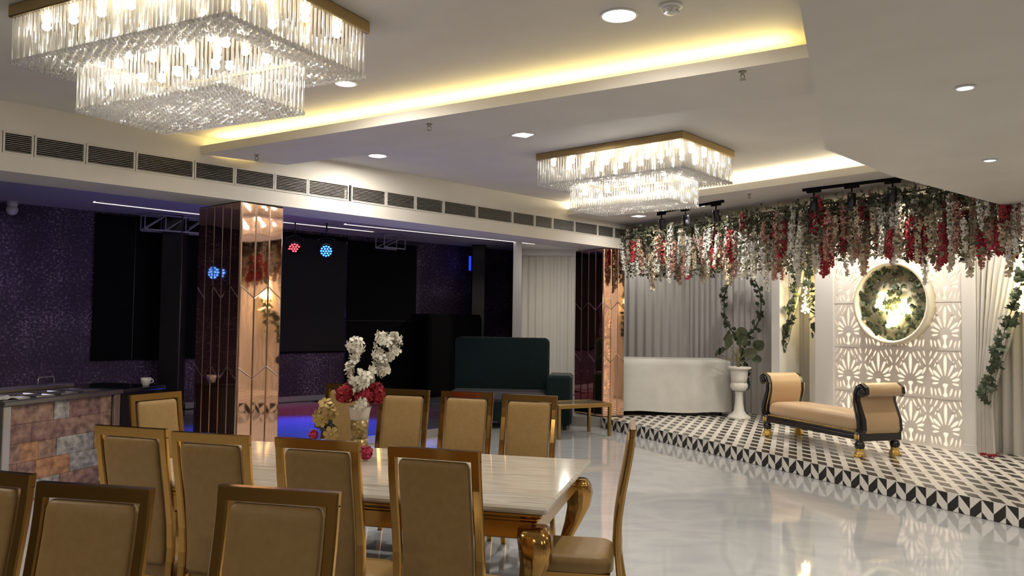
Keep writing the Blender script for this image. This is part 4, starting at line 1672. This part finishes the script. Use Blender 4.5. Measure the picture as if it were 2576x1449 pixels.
# ------------------------------------------------------------------ ivy
def ivy_leaf_mesh(name, m0, s=1.0):
    m = MB()
    out = [(0, 0), (0.016, -0.004), (0.030, 0.006), (0.022, 0.018), (0.027, 0.034), (0.012, 0.032), (0.0, 0.052), (-0.012, 0.032), (-0.027, 0.034), (-0.022, 0.018), (-0.030, 0.006), (-0.016, -0.004)]
    v = [(0, 0.018 * s, 0.006 * s)] + [(x * s, y * s, 0.0) for x, y in out]
    n = len(out)
    m.add(v, [(0, 1 + k, 1 + (k + 1) % n) for k in range(n)], 0, False)
    return m.mesh(name, m0)


ivy_me = ivy_leaf_mesh('ivy_leaf', IVY, 1.25)


def ivy_on(parent, pts, step, rd, spread=0.05, face=(0, -1, 0), sc=(0.9, 1.5), per=2, vine_r=0.004):
    m = MB()
    m.tube(pts, vine_r, 6)
    m.build('vine', VINE, parent)
    P = [Vector(p) for p in pts]
    acc = 0.0
    for a, b in zip(P, P[1:]):
        L = (b - a).length
        k = 0
        while acc < L:
            for _ in range(per):
                d = Vector(face) + Vector((rd.gauss(0, 0.5), rd.gauss(0, 0.4), rd.gauss(0, 0.5)))
                d.normalize()
                pos = a.lerp(b, acc / L) + Vector((rd.gauss(0, spread * 0.6), rd.gauss(0, spread * 0.35), rd.gauss(0, spread * 0.6))) + Vector(face) * 0.015
                o = obj('ivy_leaf', ivy_me, parent)
                o.matrix_world = Matrix.Translation(pos) @ d.to_track_quat('Z', 'Y').to_matrix().to_4x4() @ Matrix.Rotation(rd.uniform(0, 6.28), 4, 'Z') @ Matrix.Scale(rd.uniform(*sc), 4)
            acc += step * rd.uniform(0.7, 1.3)
        acc -= L


F3 = (WN[0], WN[1], 0)


def w3(s, d, z):
    p = onW(s, d)
    return (p[0], p[1], z)


ri = random.Random(9)
hp = thing('leafy_hoop', 'hanging round hoop wound with ivy in front of the grey curtain', 'hoop', (0, 0, 0))
cen = (4.10, -0.50, 2.04)
RX, RZ = 0.43, 0.55
ring = [w3(cen[0] + RX * cos(2 * pi * k / 40), cen[1], cen[2] + RZ * sin(2 * pi * k / 40)) for k in range(41)]
m = MB()
m.tube(ring, 0.011, 8)
m.build('ring', VINE, hp)
m = MB()
m.tube([w3(cen[0], cen[1], cen[2] + RZ), w3(cen[0], cen[1], BEAM_Z)], 0.004, 6)
m.build('hanging_cord', VINE, hp)
ivy_on(hp, ring, 0.055, ri, 0.055, F3, (0.9, 1.5), 2)
ig = thing('ivy_garland', 'ivy strand trailing from the leafy hoop down behind the white urn', 'garland', (0, 0, 0), 0, 'ivy garlands on the stage')
ivy_on(ig, [w3(3.92, -0.46, 1.50), w3(3.96, -0.46, 1.36), w3(4.04, -0.46, 1.22), w3(4.0, -0.46, 1.05), w3(3.92, -0.46, 0.85), w3(3.90, -0.46, 0.62)], 0.05, ri, 0.05, F3, (1.0, 1.6), 2)
for (pts, lab) in (
    ([w3(L1(z) + 0.02, -0.10, z) for z in (2.75, 2.5, 2.3, 2.1, 1.9, 1.7, 1.5, 1.35, 1.2, 1.08)], 'ivy garland along the tied curtain to the left of the hanging lights'),
    ([w3(R1(z) - 0.0, -0.10, z) for z in (2.75, 2.5, 2.3, 2.1, 1.9, 1.7, 1.55, 1.42)], 'ivy garland along the narrow curtain to the right of the hanging lights'),
    ([w3(L2(z) + 0.03, 0.16, z) for z in (2.75, 2.5, 2.3, 2.1, 1.9, 1.7, 1.5, 1.3, 1.1, 0.95, 0.80)], 'ivy garland along the tied curtain beside the right stage pillar')):
    ig = thing('ivy_garland', lab, 'garland', (0, 0, 0), 0, 'ivy garlands on the stage')
    ivy_on(ig, pts, 0.055, ri, 0.055, F3, (1.1, 1.8), 2)


# ------------------------------------------------------------------ hanging fairy light clusters
def fairy(s, d, ztop, zlow, label, power):
    t = thing('fairy_light_cluster', label, 'string lights', (0, 0, 0), 0, 'hanging fairy light clusters')
    m = MB()
    m.tube([w3(s, d, 3.34), w3(s, d, ztop), w3(s, d, zlow)], 0.005, 6)
    m.build('cord', VINE, t)
    b = MB()
    b.ball((0, 0, 0), 0.013, 8, 6)
    bme = b.mesh('bulb', GLOW_FAIRY)
    for k in range(26):
        z = ztop - (ztop - zlow) * k / 25
        obj('bulb', bme, t, w3(s + ri.uniform(-0.035, 0.035), d + ri.uniform(-0.03, 0.03), z))
    for k in range(20):
        a = ri.uniform(0, 6.28)
        obj('bulb', bme, t, w3(s + 0.075 * cos(a) * ri.random(), d + 0.05 * sin(a), zlow - 0.02 + ri.uniform(-0.07, 0.08)))
    pl = bpy.data.lights.new('fairy_glow', 'POINT')
    pl.energy = power
    pl.color = (1.0, 0.72, 0.26)
    pl.shadow_soft_size = 0.08
    o = bpy.data.objects.new('fairy_glow', pl)
    COL.objects.link(o)
    o.location = w3(s, d + 0.06, (ztop + 2 * zlow) / 3)
    o.parent = t


fairy(2.45, -0.12, 2.48, 1.97, 'glowing warm fairy light cluster hanging left of the lattice panel', 9)
fairy(-0.80, 0.05, 2.62, 1.98, 'glowing warm fairy light cluster at the right edge beside the ivy curtain', 9)

# ------------------------------------------------------------------ round leafy niche on the panel
NS, NZ, NR = 0.86, 2.02, 0.56
nc = thing('round_niche', 'round cream framed recess filled with ivy and glowing bulbs on the lattice panel', 'wall decor', (0, 0, 0))
q = onW(NS, 0.0)
NM = Matrix.Translation((q[0], q[1], NZ)) @ LM
m = MB()
m.lathe([(NR - 0.055, 0.02), (NR - 0.05, 0.13), (NR - 0.03, 0.145), (NR - 0.005, 0.14), (NR, 0.12), (NR, -0.008)], 56, M=NM)
m.build('rim', CREAM, nc)
m = MB()
m.lathe([(NR - 0.03, 0.012), (NR - 0.03, 0.022), (0.004, 0.024)], 48, M=NM)
m.build('back_board', NICHE_BACK, nc)
for k in range(140):
    a = ri.uniform(0, 6.28)
    r = NR * 0.86 * sqrt(ri.random())
    if ri.random() < 0.35:
        r = NR * ri.uniform(0.72, 0.88)
    d = Vector((ri.gauss(0, 0.5), ri.gauss(0, 0.5), 1))
    d.normalize()
    o = obj('ivy_leaf', ivy_me, nc)
    o.matrix_world = NM @ Matrix.Translation((r * cos(a), r * sin(a), ri.uniform(0.035, 0.10))) @ d.to_track_quat('Z', 'Y').to_matrix().to_4x4() @ Matrix.Rotation(ri.uniform(0, 6.28), 4, 'Z') @ Matrix.Scale(ri.uniform(0.9, 1.6), 4)
fb = MB()
fb.ball((0, 0, 0), (0.035, 0.035, 0.042), 10, 8)
fbe = fb.mesh('glow_bulb', mat('niche_bulb', (1, 1, 1), 0.5, emit=(1.0, 0.84, 0.42), strength=18))
for (x, y) in ((-0.20, 0.02), (-0.16, -0.06), (-0.22, -0.04), (0.17, 0.02), (0.22, -0.04), (0.12, -0.04), (-0.02, -0.15), (0.10, -0.17), (-0.04, -0.25), (0.02, -0.29), (-0.06, -0.31), (0.24, -0.12), (-0.17, 0.12)):
    o = obj('glow_bulb', fbe, nc)
    o.matrix_world = NM @ Matrix.Translation((x, y, 0.085)) @ Matrix.Scale(0.9, 4)
pl = bpy.data.lights.new('niche_glow', 'POINT')
pl.energy = 7
pl.color = (1.0, 0.74, 0.28)
pl.shadow_soft_size = 0.1
o = bpy.data.objects.new('niche_glow', pl)
COL.objects.link(o)
o.parent = nc
q = onW(NS, 0.13)
o.location = (q[0], q[1], NZ - 0.08)
# ------------------------------------------------------------------ flower canopy over the stage front
fc = thing('flower_canopy', 'long hanging canopy of white, pink and red blossom strands with leaves over the stage', 'flower canopy', (0, 0, 0))
CS0, CS1, CD0, CD1 = 4.75, -1.9, 0.85, 1.62
m = MB()
for d in (CD0, (CD0 + CD1) / 2, CD1):
    m.tube([w3(CS0, d, 3.20), w3(CS1, d, 3.20)], 0.012, 6)
for k in range(9):
    s = CS0 + (CS1 - CS0) * k / 8
    m.tube([w3(s, CD0, 3.20), w3(s, CD1, 3.20)], 0.010, 6)
    m.tube([w3(s, (CD0 + CD1) / 2, 3.20), w3(s, (CD0 + CD1) / 2, BEAM_Z)], 0.006, 6)
m.build('hanging_rack', VINE, fc)
rc = random.Random(17)


def strand(m0, L, r, nb, size, seed, tail=0.35):
    rd = random.Random(seed)
    m = MB()
    m.tube([(0, 0, 0.12), (0, 0, 0), (0, 0, -L)], 0.003, 4, 1)
    for k in range(nb):
        z = -L * (k + 0.5) / nb
        f = 1.0 if z > -L * 0.6 else 1.0 - (1 - tail) * ((-z / L - 0.6) / 0.4)
        a = rd.uniform(0, 6.28)
        rr_ = r * f * rd.uniform(0.5, 1.0)
        d = Vector((cos(a), sin(a), rd.uniform(-0.5, 0.3)))
        d.normalize()
        M = Matrix.Translation((rr_ * cos(a), rr_ * sin(a), z)) @ d.to_track_quat('Z', 'Y').to_matrix().to_4x4() @ Matrix.Rotation(rd.uniform(0, 6.28), 4, 'Z') @ Matrix.Scale(size * rd.uniform(0.8, 1.25), 4)
        for q in range(3):
            m.add(petal_v, [(0, 1, 2, 3, 4, 5)], 0, False, M @ Matrix.Rotation(q * 2.1, 4, 'Z') @ Matrix.Rotation(-0.45, 4, 'X'))
    return m.mesh('strand', [m0, STEM])


VAR = {
    'white': [strand(FLOWER_WHITE, 0.52, 0.042, 58, 1.35, 1), strand(FLOWER_WHITE, 0.42, 0.048, 50, 1.4, 2), strand(FLOWER_WHITE, 0.60, 0.038, 62, 1.3, 3)],
    'cream': [strand(FLOWER_CREAM, 0.50, 0.042, 54, 1.35, 4), strand(FLOWER_CREAM, 0.40, 0.045, 46, 1.3, 5)],
    'pink': [strand(FLOWER_PINK, 0.45, 0.045, 52, 1.35, 6), strand(FLOWER_PINK, 0.38, 0.05, 48, 1.35, 7)],
    'red': [strand(FLOWER_RED, 0.42, 0.058, 95, 1.3, 8, 0.9), strand(FLOWER_RED, 0.34, 0.055, 80, 1.3, 9, 0.9)],
    'magenta': [strand(FLOWER_MAGENTA, 0.36, 0.062, 95, 1.3, 10, 0.9)],
}
PICK = ['white'] * 10 + ['cream'] * 6 + ['pink'] * 7 + ['red'] * 4 + ['magenta'] * 1
CAN_N = 285
for k in range(CAN_N):
    s = CS0 - 0.05 + (CS1 - CS0 + 0.1) * (k + rc.random()) / CAN_N
    d = rc.uniform(CD0 - 0.03, CD1 + 0.03)
    if k % 3 == 0:
        d = rc.uniform(CD1 - 0.12, CD1 + 0.06)
    kind = rc.choice(PICK)
    lift = 0.14 * math.exp(-((s - 0.6) / 0.55) ** 2)
    z = rc.choice((3.24, 3.16, 3.08, 3.0, 2.94, 2.88, 2.82)) + lift * (0.7 if rc.random() < 0.8 else 0)
    if kind in ('red', 'magenta', 'pink'):
        z -= rc.uniform(0, 0.10)
    if s > 4.2:
        z = max(z, 3.05)
    o = obj('%s_blossom_strand' % {'white': 'white', 'cream': 'cream', 'pink': 'pink', 'red': 'red', 'magenta': 'magenta'}[kind], rc.choice(VAR[kind]), fc)
    p = w3(s, d, z)
    sc = rc.uniform(0.72, 1.2)
    o.location = p
    o.rotation_euler = (rc.uniform(-0.13, 0.13), rc.uniform(-0.13, 0.13), rc.uniform(0, 6.28))
    o.scale = (sc, sc, sc)
m = MB()
leaf_v = [(0, 0, 0), (0.016, 0.018, 0.004), (0.012, 0.045, 0.0), (0.0, 0.062, -0.004), (-0.012, 0.045, 0.0), (-0.016, 0.018, 0.004)]
for k in range(13000):
    s = CS0 + 0.1 + (CS1 - CS0 - 0.1) * rc.random()
    d = rc.uniform(CD0 - 0.10, CD1 + 0.10)
    lift = 0.14 * math.exp(-((s - 0.6) / 0.55) ** 2)
    if rc.random() < 0.5:
        z = rc.gauss(3.15, 0.07)
    else:
        z = rc.uniform(2.46 + lift, 3.12)
    if z > 3.31:
        continue
    dd = Vector((rc.gauss(0, 1), rc.gauss(0, 1), rc.gauss(-0.2, 0.7)))
    dd.normalize()
    M = Matrix.Translation(w3(s, d, z)) @ dd.to_track_quat('Y', 'Z').to_matrix().to_4x4() @ Matrix.Rotation(rc.uniform(0, 6.28), 4, 'Y') @ Matrix.Scale(rc.uniform(0.7, 1.35), 4)
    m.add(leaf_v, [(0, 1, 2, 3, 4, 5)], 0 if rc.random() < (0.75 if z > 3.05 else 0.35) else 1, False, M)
for k in range(420):   # trailing stems that carry the hanging leaves
    s = CS0 + (CS1 - CS0) * rc.random()
    d = rc.uniform(CD0, CD1)
    m.tube([w3(s, d, 3.2), w3(s + rc.gauss(0, 0.04), d + rc.gauss(0, 0.04), 2.9), w3(s + rc.gauss(0, 0.05), d + rc.gauss(0, 0.05), rc.uniform(2.56, 2.8))], 0.003, 3, 2)
o = m.build('foliage', [LEAF_DARK, LEAF_LIGHT, VINE], fc)
o['kind'] = 'stuff'

# ------------------------------------------------------------------ divan on the stage
dv = thing('scroll_arm_divan', 'tan satin divan with scrolled arms, black carved frame and gold paw feet', 'divan', (4.07, 10.30, STAGE_Z), radians(-72.2))
ARM = [(0.05, 0.235), (0.095, 0.33), (0.085, 0.43), (0.045, 0.54), (0.012, 0.64), (0.012, 0.73), (0.045, 0.80), (0.105, 0.828), (0.158, 0.80), (0.165, 0.75), (0.135, 0.728)]


def arm_loop(th, sgn, x0=0.83, start=0.235):
    P = [Vector((x, z)) for x, z in ([(0.078, start)] + ARM[1:] if start > 0.24 else ARM)]
    Lf, Rt = [], []
    n = len(P)
    for i, p in enumerate(P):
        t = P[min(i + 1, n - 1)] - P[max(i - 1, 0)]
        t.normalize()
        nn = Vector((-t.y, t.x))
        w = th[min(i, len(th) - 1)] / 2
        Lf.append(p + nn * w)
        Rt.append(p - nn * w)
    lp = Lf + list(reversed(Rt))
    pts = [(sgn * (x0 + v.x), v.y) for v in lp]
    return pts if sgn > 0 else list(reversed(pts))


def arm_ribbon(mb, th, sgn, y0, y1, mi=0, smooth=True, start=0.235):
    pts = arm_loop(th, sgn, 0.83, start)
    n = len(pts)
    half = n // 2
    mb.add([(x, y0, z) for x, z in pts] + [(x, y1, z) for x, z in pts], [(i, (i + 1) % n, n + (i + 1) % n, n + i) for i in range(n)], mi, smooth)
    for yy, off, flip in ((y0, 0, False), (y1, n, True)):
        for i in range(half - 1):
            q = (i, n - 1 - i, n - 2 - i, i + 1)
            mb.add([(pts[a][0], yy, pts[a][1]) for a in q], [(0, 1, 2, 3) if not flip else (3, 2, 1, 0)], mi)


UP = [0.10, 0.12, 0.12, 0.105, 0.09, 0.085, 0.085, 0.08, 0.07, 0.06, 0.045]
WD_T = [0.085, 0.11, 0.105, 0.085, 0.068, 0.062, 0.064, 0.066, 0.064, 0.056, 0.045]
for sg in (-1, 1):
    m = MB()
    arm_ribbon(m, UP, sg, -0.235, 0.235, 0, True, 0.286)
    m.build('arm_upholstery', SATIN_TAN, dv)
    for (y0, y1) in ((-0.285, -0.235), (0.235, 0.285)):
        m = MB()
        arm_ribbon(m, WD_T, sg, y0, y1, 0, False)
        ye = y0 if y0 < 0 else y1
        ys = -1 if y0 < 0 else 1
        m.ball((sg * (0.83 + 0.128), ye, 0.752), (0.052, 0.020, 0.052), 14, 8)
        m.ball((sg * (0.83 + 0.128), ye + ys * 0.014, 0.752), (0.026, 0.016, 0.026), 10, 6)
        # carved leaf ridge down the arm front
        m.tube([(sg * (0.83 + x), ye + ys * 0.004, z) for x, z in ARM[1:9]], [0.010, 0.022, 0.024, 0.020, 0.016, 0.016, 0.014, 0.010], 6)
        sa = m.build('carved_arm', WOOD_BLACK, dv)
        m = MB()
        m.tube([(sg * (0.83 + x - sg * 0 - 0.052), ye - ys * 0.004, z) for x, z in ARM[1:6]], 0.0045, 6)
        m.build('gold_piping', GOLD_PAINT, sa)
m = MB()
loops = []
for z, e in ((0.285, 0.0), (0.36, -0.008), (0.43, 0.0), (0.468, 0.018), (0.492, 0.06), (0.502, 0.14)):
    pts = []
    for k in range(48):
        a = 2 * pi * (k + 0.5) / 48
        sx = (abs(cos(a)) ** 0.14) * (1 if cos(a) > 0 else -1)
        sy = (abs(sin(a)) ** 0.20) * (1 if sin(a) > 0 else -1)
        pts.append((sx * (0.865 - e), sy * (0.268 - e), z - 0.02 * (abs(sx) ** 3) * (1 if z > 0.4 else 0)))
    loops.append(pts)
m.loft(loops, 0, True)
m.build('seat_cushion', SATIN_TAN, dv)
m = MB()
for y in (-0.272, 0.272):
    m.bbox(-0.91, 0.91, y - 0.018, y + 0.018, 0.195, 0.285, 0.008)
    m.bbox(-0.88, 0.88, y - 0.024, y + 0.024, 0.225, 0.250, 0.006)
for x in (-0.93, 0.93):
    m.bbox(x - 0.03, x + 0.03, -0.290, 0.290, 0.190, 0.288, 0.008)
m.build('frame_rail', WOOD_BLACK, dv)
m = MB()
for y in (-0.276, 0.276):
    for k in range(58):
        x = -0.83 + 1.66 * k / 57
        m.ball((x, y, 0.292), (0.013, 0.009, 0.009), 6, 4)
for x in (-0.962, 0.962):
    for k in range(17):
        m.ball((x, -0.22 + 0.44 * k / 16, 0.292), (0.009, 0.013, 0.009), 6, 4)
o = m.build('rope_trim', GOLD_PAINT, dv)
o['kind'] = 'stuff'
for sx in (-1, 1):
    for sy in (-1, 1):
        X = Matrix.Translation((sx * 0.885, sy * 0.255, 0))
        m = MB()
        m.lathe([(0.030, 0.085), (0.048, 0.10), (0.060, 0.135), (0.052, 0.165), (0.040, 0.18), (0.055, 0.195), (0.055, 0.285)], 16, M=X)
        lg = m.build('leg', WOOD_BLACK, dv)
        m = MB()
        m.lathe([(0.052, 0.0), (0.062, 0.012), (0.052, 0.05), (0.040, 0.085), (0.046, 0.10)], 20, M=X, flute=0.14, nf=5)
        for k in range(4):
            a = radians(-90 + (k - 1.5) * 34) if sy < 0 else radians(90 + (k - 1.5) * 34)
            m.ball((0.058 * cos(a), 0.058 * sin(a), 0.016), (0.018, 0.018, 0.016), 8, 6, M=X)
        m.build('paw_foot', GOLD_PAINT, lg)
        m = MB()
        for k in range(5):
            a = radians(-90 + (k - 2) * 32) * (1 if sy < 0 else -1)
            m.ball((0.050 * cos(a), 0.050 * sin(a), 0.235), (0.014, 0.014, 0.036), 8, 6, M=X)
        m.build('gold_rosette', GOLD_PAINT, lg)

# ------------------------------------------------------------------ dance room: panels, pillars, lights
DROT = atan2(DD[1], DD[0])


def dbox(name, label, cat, t0, t1, z0, z1, depth, material, frame=None, off=0.012):
    p = onD(t0, off)
    t = thing(name, label, cat, (p[0], p[1], z0), DROT)
    L, H = t1 - t0, z1 - z0
    m = MB()
    m.bbox(0, L, -depth, 0, 0, H, 0.008)
    m.build('body', material, t)
    return t, L, H


t, L, H = dbox('wall_panel', 'large black sound panel on the purple wall beside the left inner pillar', 'wall panel', 1.32, 3.15, 0.98, 3.36, 0.05, BLACK_MATTE)
m = MB()
for x in (L / 3, 2 * L / 3):
    m.box(x - 0.006, x + 0.006, -0.056, -0.05, 0.02, H - 0.02)
m.build('joint_strip', BLACK_GLOSS, t)
t, L, H = dbox('projection_screen', 'dark grey projection screen behind the coloured stage lamps', 'screen', 4.45, 5.95, 1.07, 3.30, 0.03, SCREEN)
m = MB()
m.tube([(-0.02, -0.03, H), (L + 0.02, -0.03, H)], 0.045, 10)
m.build('roller', BLACK_MATTE, t)
m = MB()
m.box(0, L, -0.04, -0.028, -0.03, 0.0)
m.build('weight_bar', BLACK_MATTE, t)
t, L, H = dbox('backdrop_board', 'black backdrop board between the projection screen and the purple wall', 'board', 6.0, 7.68, DANCE_Z, 3.30, 0.05, BLACK_MATTE)
m = MB()
m.box(0, L, -0.058, -0.05, 1.55, 1.57)
m.build('joint_strip', SCREEN, t)
t, L, H = dbox('speaker_cabinet', 'tall black loudspeaker cabinet standing left of the teal sofa back', 'speaker', 7.62, 9.15, DANCE_Z, 1.84, 0.55, BLACK_MATTE, off=0.06)
m = MB()
m.box(0.05, L - 0.05, -0.565, -0.55, 0.05, H - 0.05)
m.build('grille', BLACK_MATTE, t)
for (x, y, w, lab) in ((-5.68, 13.35, 0.34, 'black glossy inner pillar left of the larger mirrored column'), (-0.76, 17.75, 0.30, 'black glossy inner pillar above the teal sofa')):
    t = thing('inner_pillar', lab, 'pillar', (x, y, DANCE_Z), 0.1, 'black inner pillars of the dance floor')
    m = MB()
    m.bbox(-w / 2, w / 2, -w / 2, w / 2, 0, DANCE_CEIL - DANCE_Z, 0.015)
    m.build('shaft', BLACK_GLOSS, t)
    m = MB()
    m.bbox(-w / 2 - 0.02, w / 2 + 0.02, -w / 2 - 0.02, w / 2 + 0.02, 0, 0.12, 0.01)
    m.build('plinth', BLACK_GLOSS, t)


def linear(p, q, label):
    L = sqrt((q[0] - p[0]) ** 2 + (q[1] - p[1]) ** 2)
    t = thing('linear_light', label, 'ceiling light', (p[0], p[1], DANCE_CEIL), atan2(q[1] - p[1], q[0] - p[0]), 'linear ceiling lights over the dance floor')
    m = MB()
    for (y0, y1) in ((-0.050, -0.040), (0.040, 0.050)):
        m.box(0, L, y0, y1, -0.012, 0)
    m.build('profile', TRIM_WHITE, t)
    m = MB()
    m.box(0, L, -0.040, 0.040, -0.009, -0.001)
    m.build('diffuser', GLOW_LINEAR, t)


linear((-6.225, 11.754), (-4.95, 13.20), 'white linear ceiling light left of the larger mirrored column')
linear((-4.45, 13.50), (-2.677, 15.244), 'white linear ceiling light right of the larger mirrored column, farther from the hall')
linear((-2.987, 14.095), (0.506, 17.234), 'longest white linear ceiling light, ending near the corner column')


def par_can(loc, aim, material, n, label, spread, rd):
    t = thing('par_light', label, 'stage light', loc, 0, 'coloured stage lamps over the dance floor')
    q = (Vector(aim) - Vector(loc)).normalized().to_track_quat('-Z', 'Y').to_matrix().to_4x4()
    m = MB()
    m.lathe([(0.05, 0.16), (0.12, 0.12), (0.125, -0.02), (0.118, -0.03), (0.110, 0.0)], 24, M=q)
    m.lathe([(0.112, 0.004), (0.112, -0.002), (0.002, -0.002)], 20, M=q)
    m.build('housing', BLACK_GLOSS, t)
    m = MB()
    m.tube([(-0.14, 0, 0.03), (-0.145, 0, 0.20), (0, 0, 0.24), (0.145, 0, 0.20), (0.14, 0, 0.03)], 0.010, 6)
    m.tube([(0, 0, 0.24), (0, 0, DANCE_CEIL - loc[2])], 0.014, 8)
    m.build('bracket', BLACK_GLOSS, t)
    b = MB()
    b.lathe([(0.017, 0.0), (0.015, -0.008), (0.002, -0.011)], 12)
    bme = b.mesh('led_lens', material)
    pos = [(0, 0)] + [(0.045 * cos(2 * pi * k / 6), 0.045 * sin(2 * pi * k / 6)) for k in range(6)] + [(0.086 * cos(2 * pi * k / 12), 0.086 * sin(2 * pi * k / 12)) for k in range(12)]
    for (x, y) in pos[:n]:
        o = obj('led_lens', bme, t)
        o.matrix_local = q @ Matrix.Translation((x, y, -0.003))
    return t


par_can((-3.85, 14.0, 2.93), (-1.6, 6.5, 0.8), GLOW_RED, 13, 'red glowing stage lamp hanging before the projection screen', 40, rc)
par_can((-3.29, 14.0, 2.90), (-1.2, 6.5, 1.0), GLOW_BLUE, 19, 'blue glowing stage lamp hanging before the projection screen', 40, rc)
spot_light('blue_beam', (-3.25, 13.9, 2.88), (-3.0, 11.3, 0.12), 3400, (0.012, 0.07, 1.0), 60, 0.8, 0.06)
spot_light('red_beam', (-3.83, 13.9, 2.9), (-3.3, 13.6, 0.12), 350, (1.0, 0.05, 0.25), 80, 0.9, 0.06)


def truss(p, q, label, lift=0.0):
    L = sqrt((q[0] - p[0]) ** 2 + (q[1] - p[1]) ** 2)
    t = thing('lighting_truss', label, 'truss', (p[0], p[1], DANCE_CEIL - 0.30 - lift), atan2(q[1] - p[1], q[0] - p[0]), 'lighting trusses under the dance ceiling')
    m = MB()
    for y in (-0.13, 0.13):
        for z in (0.02, 0.27):
            m.tube([(0, y, z), (L, y, z)], 0.016, 6)
    m.build('chords', TRUSS, t)
    m = MB()
    n = max(1, int(L / 0.28))
    for k in range(n):
        x0, x1 = L * k / n, L * (k + 1) / n
        for y in (-0.13, 0.13):
            m.tube([(x0, y, 0.02), (x1, y, 0.27)], 0.010, 5)
            m.tube([(x0, y, 0.02), (x0, y, 0.27)], 0.010, 5)
        m.tube([(x0, -0.13, 0.02), (x1, 0.13, 0.02)], 0.010, 5)
    for y in (-0.13, 0.13):
        m.tube([(L, y, 0.02), (L, y, 0.27)], 0.010, 5)
    m.build('braces', TRUSS, t)
    m = MB()
    for x in (0.1, L - 0.1):
        m.box(x - 0.01, x + 0.01, -0.14, 0.14, 0.27, 0.30 + lift)
    m.build('ceiling_bracket', TRUSS, t)


truss((-6.05, 12.95), (-5.05, 13.75), 'pale metal lighting truss crossing behind the left inner pillar')
truss((-2.60, 15.55), (-2.25, 15.95), 'short pale metal lighting truss right of the blue stage lamp')

sc_ = thing('dome_camera', 'white dome security camera under the ceiling at the purple wall', 'security camera', (-7.50, 11.85, DANCE_CEIL))
m = MB()
m.lathe([(0.07, 0), (0.075, -0.05), (0.06, -0.075), (0.05, -0.08)], 20)
m.build('mount', TRIM_WHITE, sc_)
m = MB()
m.lathe([(0.06, -0.075), (0.078, -0.10), (0.080, -0.14), (0.060, -0.185), (0.03, -0.205), (0.002, -0.21)], 20)
m.build('dome', TRIM_WHITE, sc_)
area_light('dance_fill', (-7.2, 10.6, 3.3), 0.4, 10, (0.8, 0.75, 1.0))  # added fill without a fixture, for the purple glow of the dance room
# added unseen lamps in the ceiling over the stage corner and behind the stage soffit edge
downlight(1.15, 16.6, DANCE_CEIL, 0.08, 'added unseen downlight behind the corner column in front of the beige curtain', 40)
par_can((-7.55, 9.6, 2.42), (-3.2, 8.6, 2.4), GLOW_BLUE, 19, 'blue glowing stage lamp at the far left of the dance floor', 40, rc)
t = thing('pillar_reflection', 'small blue glowing box added for the reflection on the inner pillar above the teal sofa', 'stage light', (-0.935, 17.66, 2.80))  # emissive box standing in for blue light reflected by the glossy pillar
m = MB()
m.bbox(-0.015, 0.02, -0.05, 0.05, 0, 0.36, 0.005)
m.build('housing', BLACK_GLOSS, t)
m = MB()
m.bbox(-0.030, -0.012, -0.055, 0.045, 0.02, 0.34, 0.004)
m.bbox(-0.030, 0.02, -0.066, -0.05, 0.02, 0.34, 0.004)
m.build('glow_face', mat('pillar_reflection_blue', (0, 0, 0), 0.5, emit=(0.01, 0.06, 1.0), strength=1.1), t)
for (s, d, pw, lab) in ((0.45, 0.50, 25, 'added downlight hidden behind the flower canopy over the right half of the lattice panel'),
                        (1.45, 0.50, 25, 'added downlight hidden behind the flower canopy over the left half of the lattice panel'),
                        (2.45, 0.45, 11, 'added unseen downlight over the curtain bay with the hanging lights'),
                        (-1.0, 0.55, 30, 'added unseen downlight over the curtain right of the lattice panel'),
                        (3.9, -0.25, 11, 'added unseen downlight over the leafy hoop')):
    p = onW(s, d)
    downlight(p[0], p[1], BEAM_Z, 0.06, lab, pw)  # hidden from view, added to brighten the stage backdrop
downlight(2.35, 14.75, BEAM_Z, 0.06, 'added unseen downlight over the buffet table by the grey curtain', 9)  # hidden from view, added to lighten the corner curtain
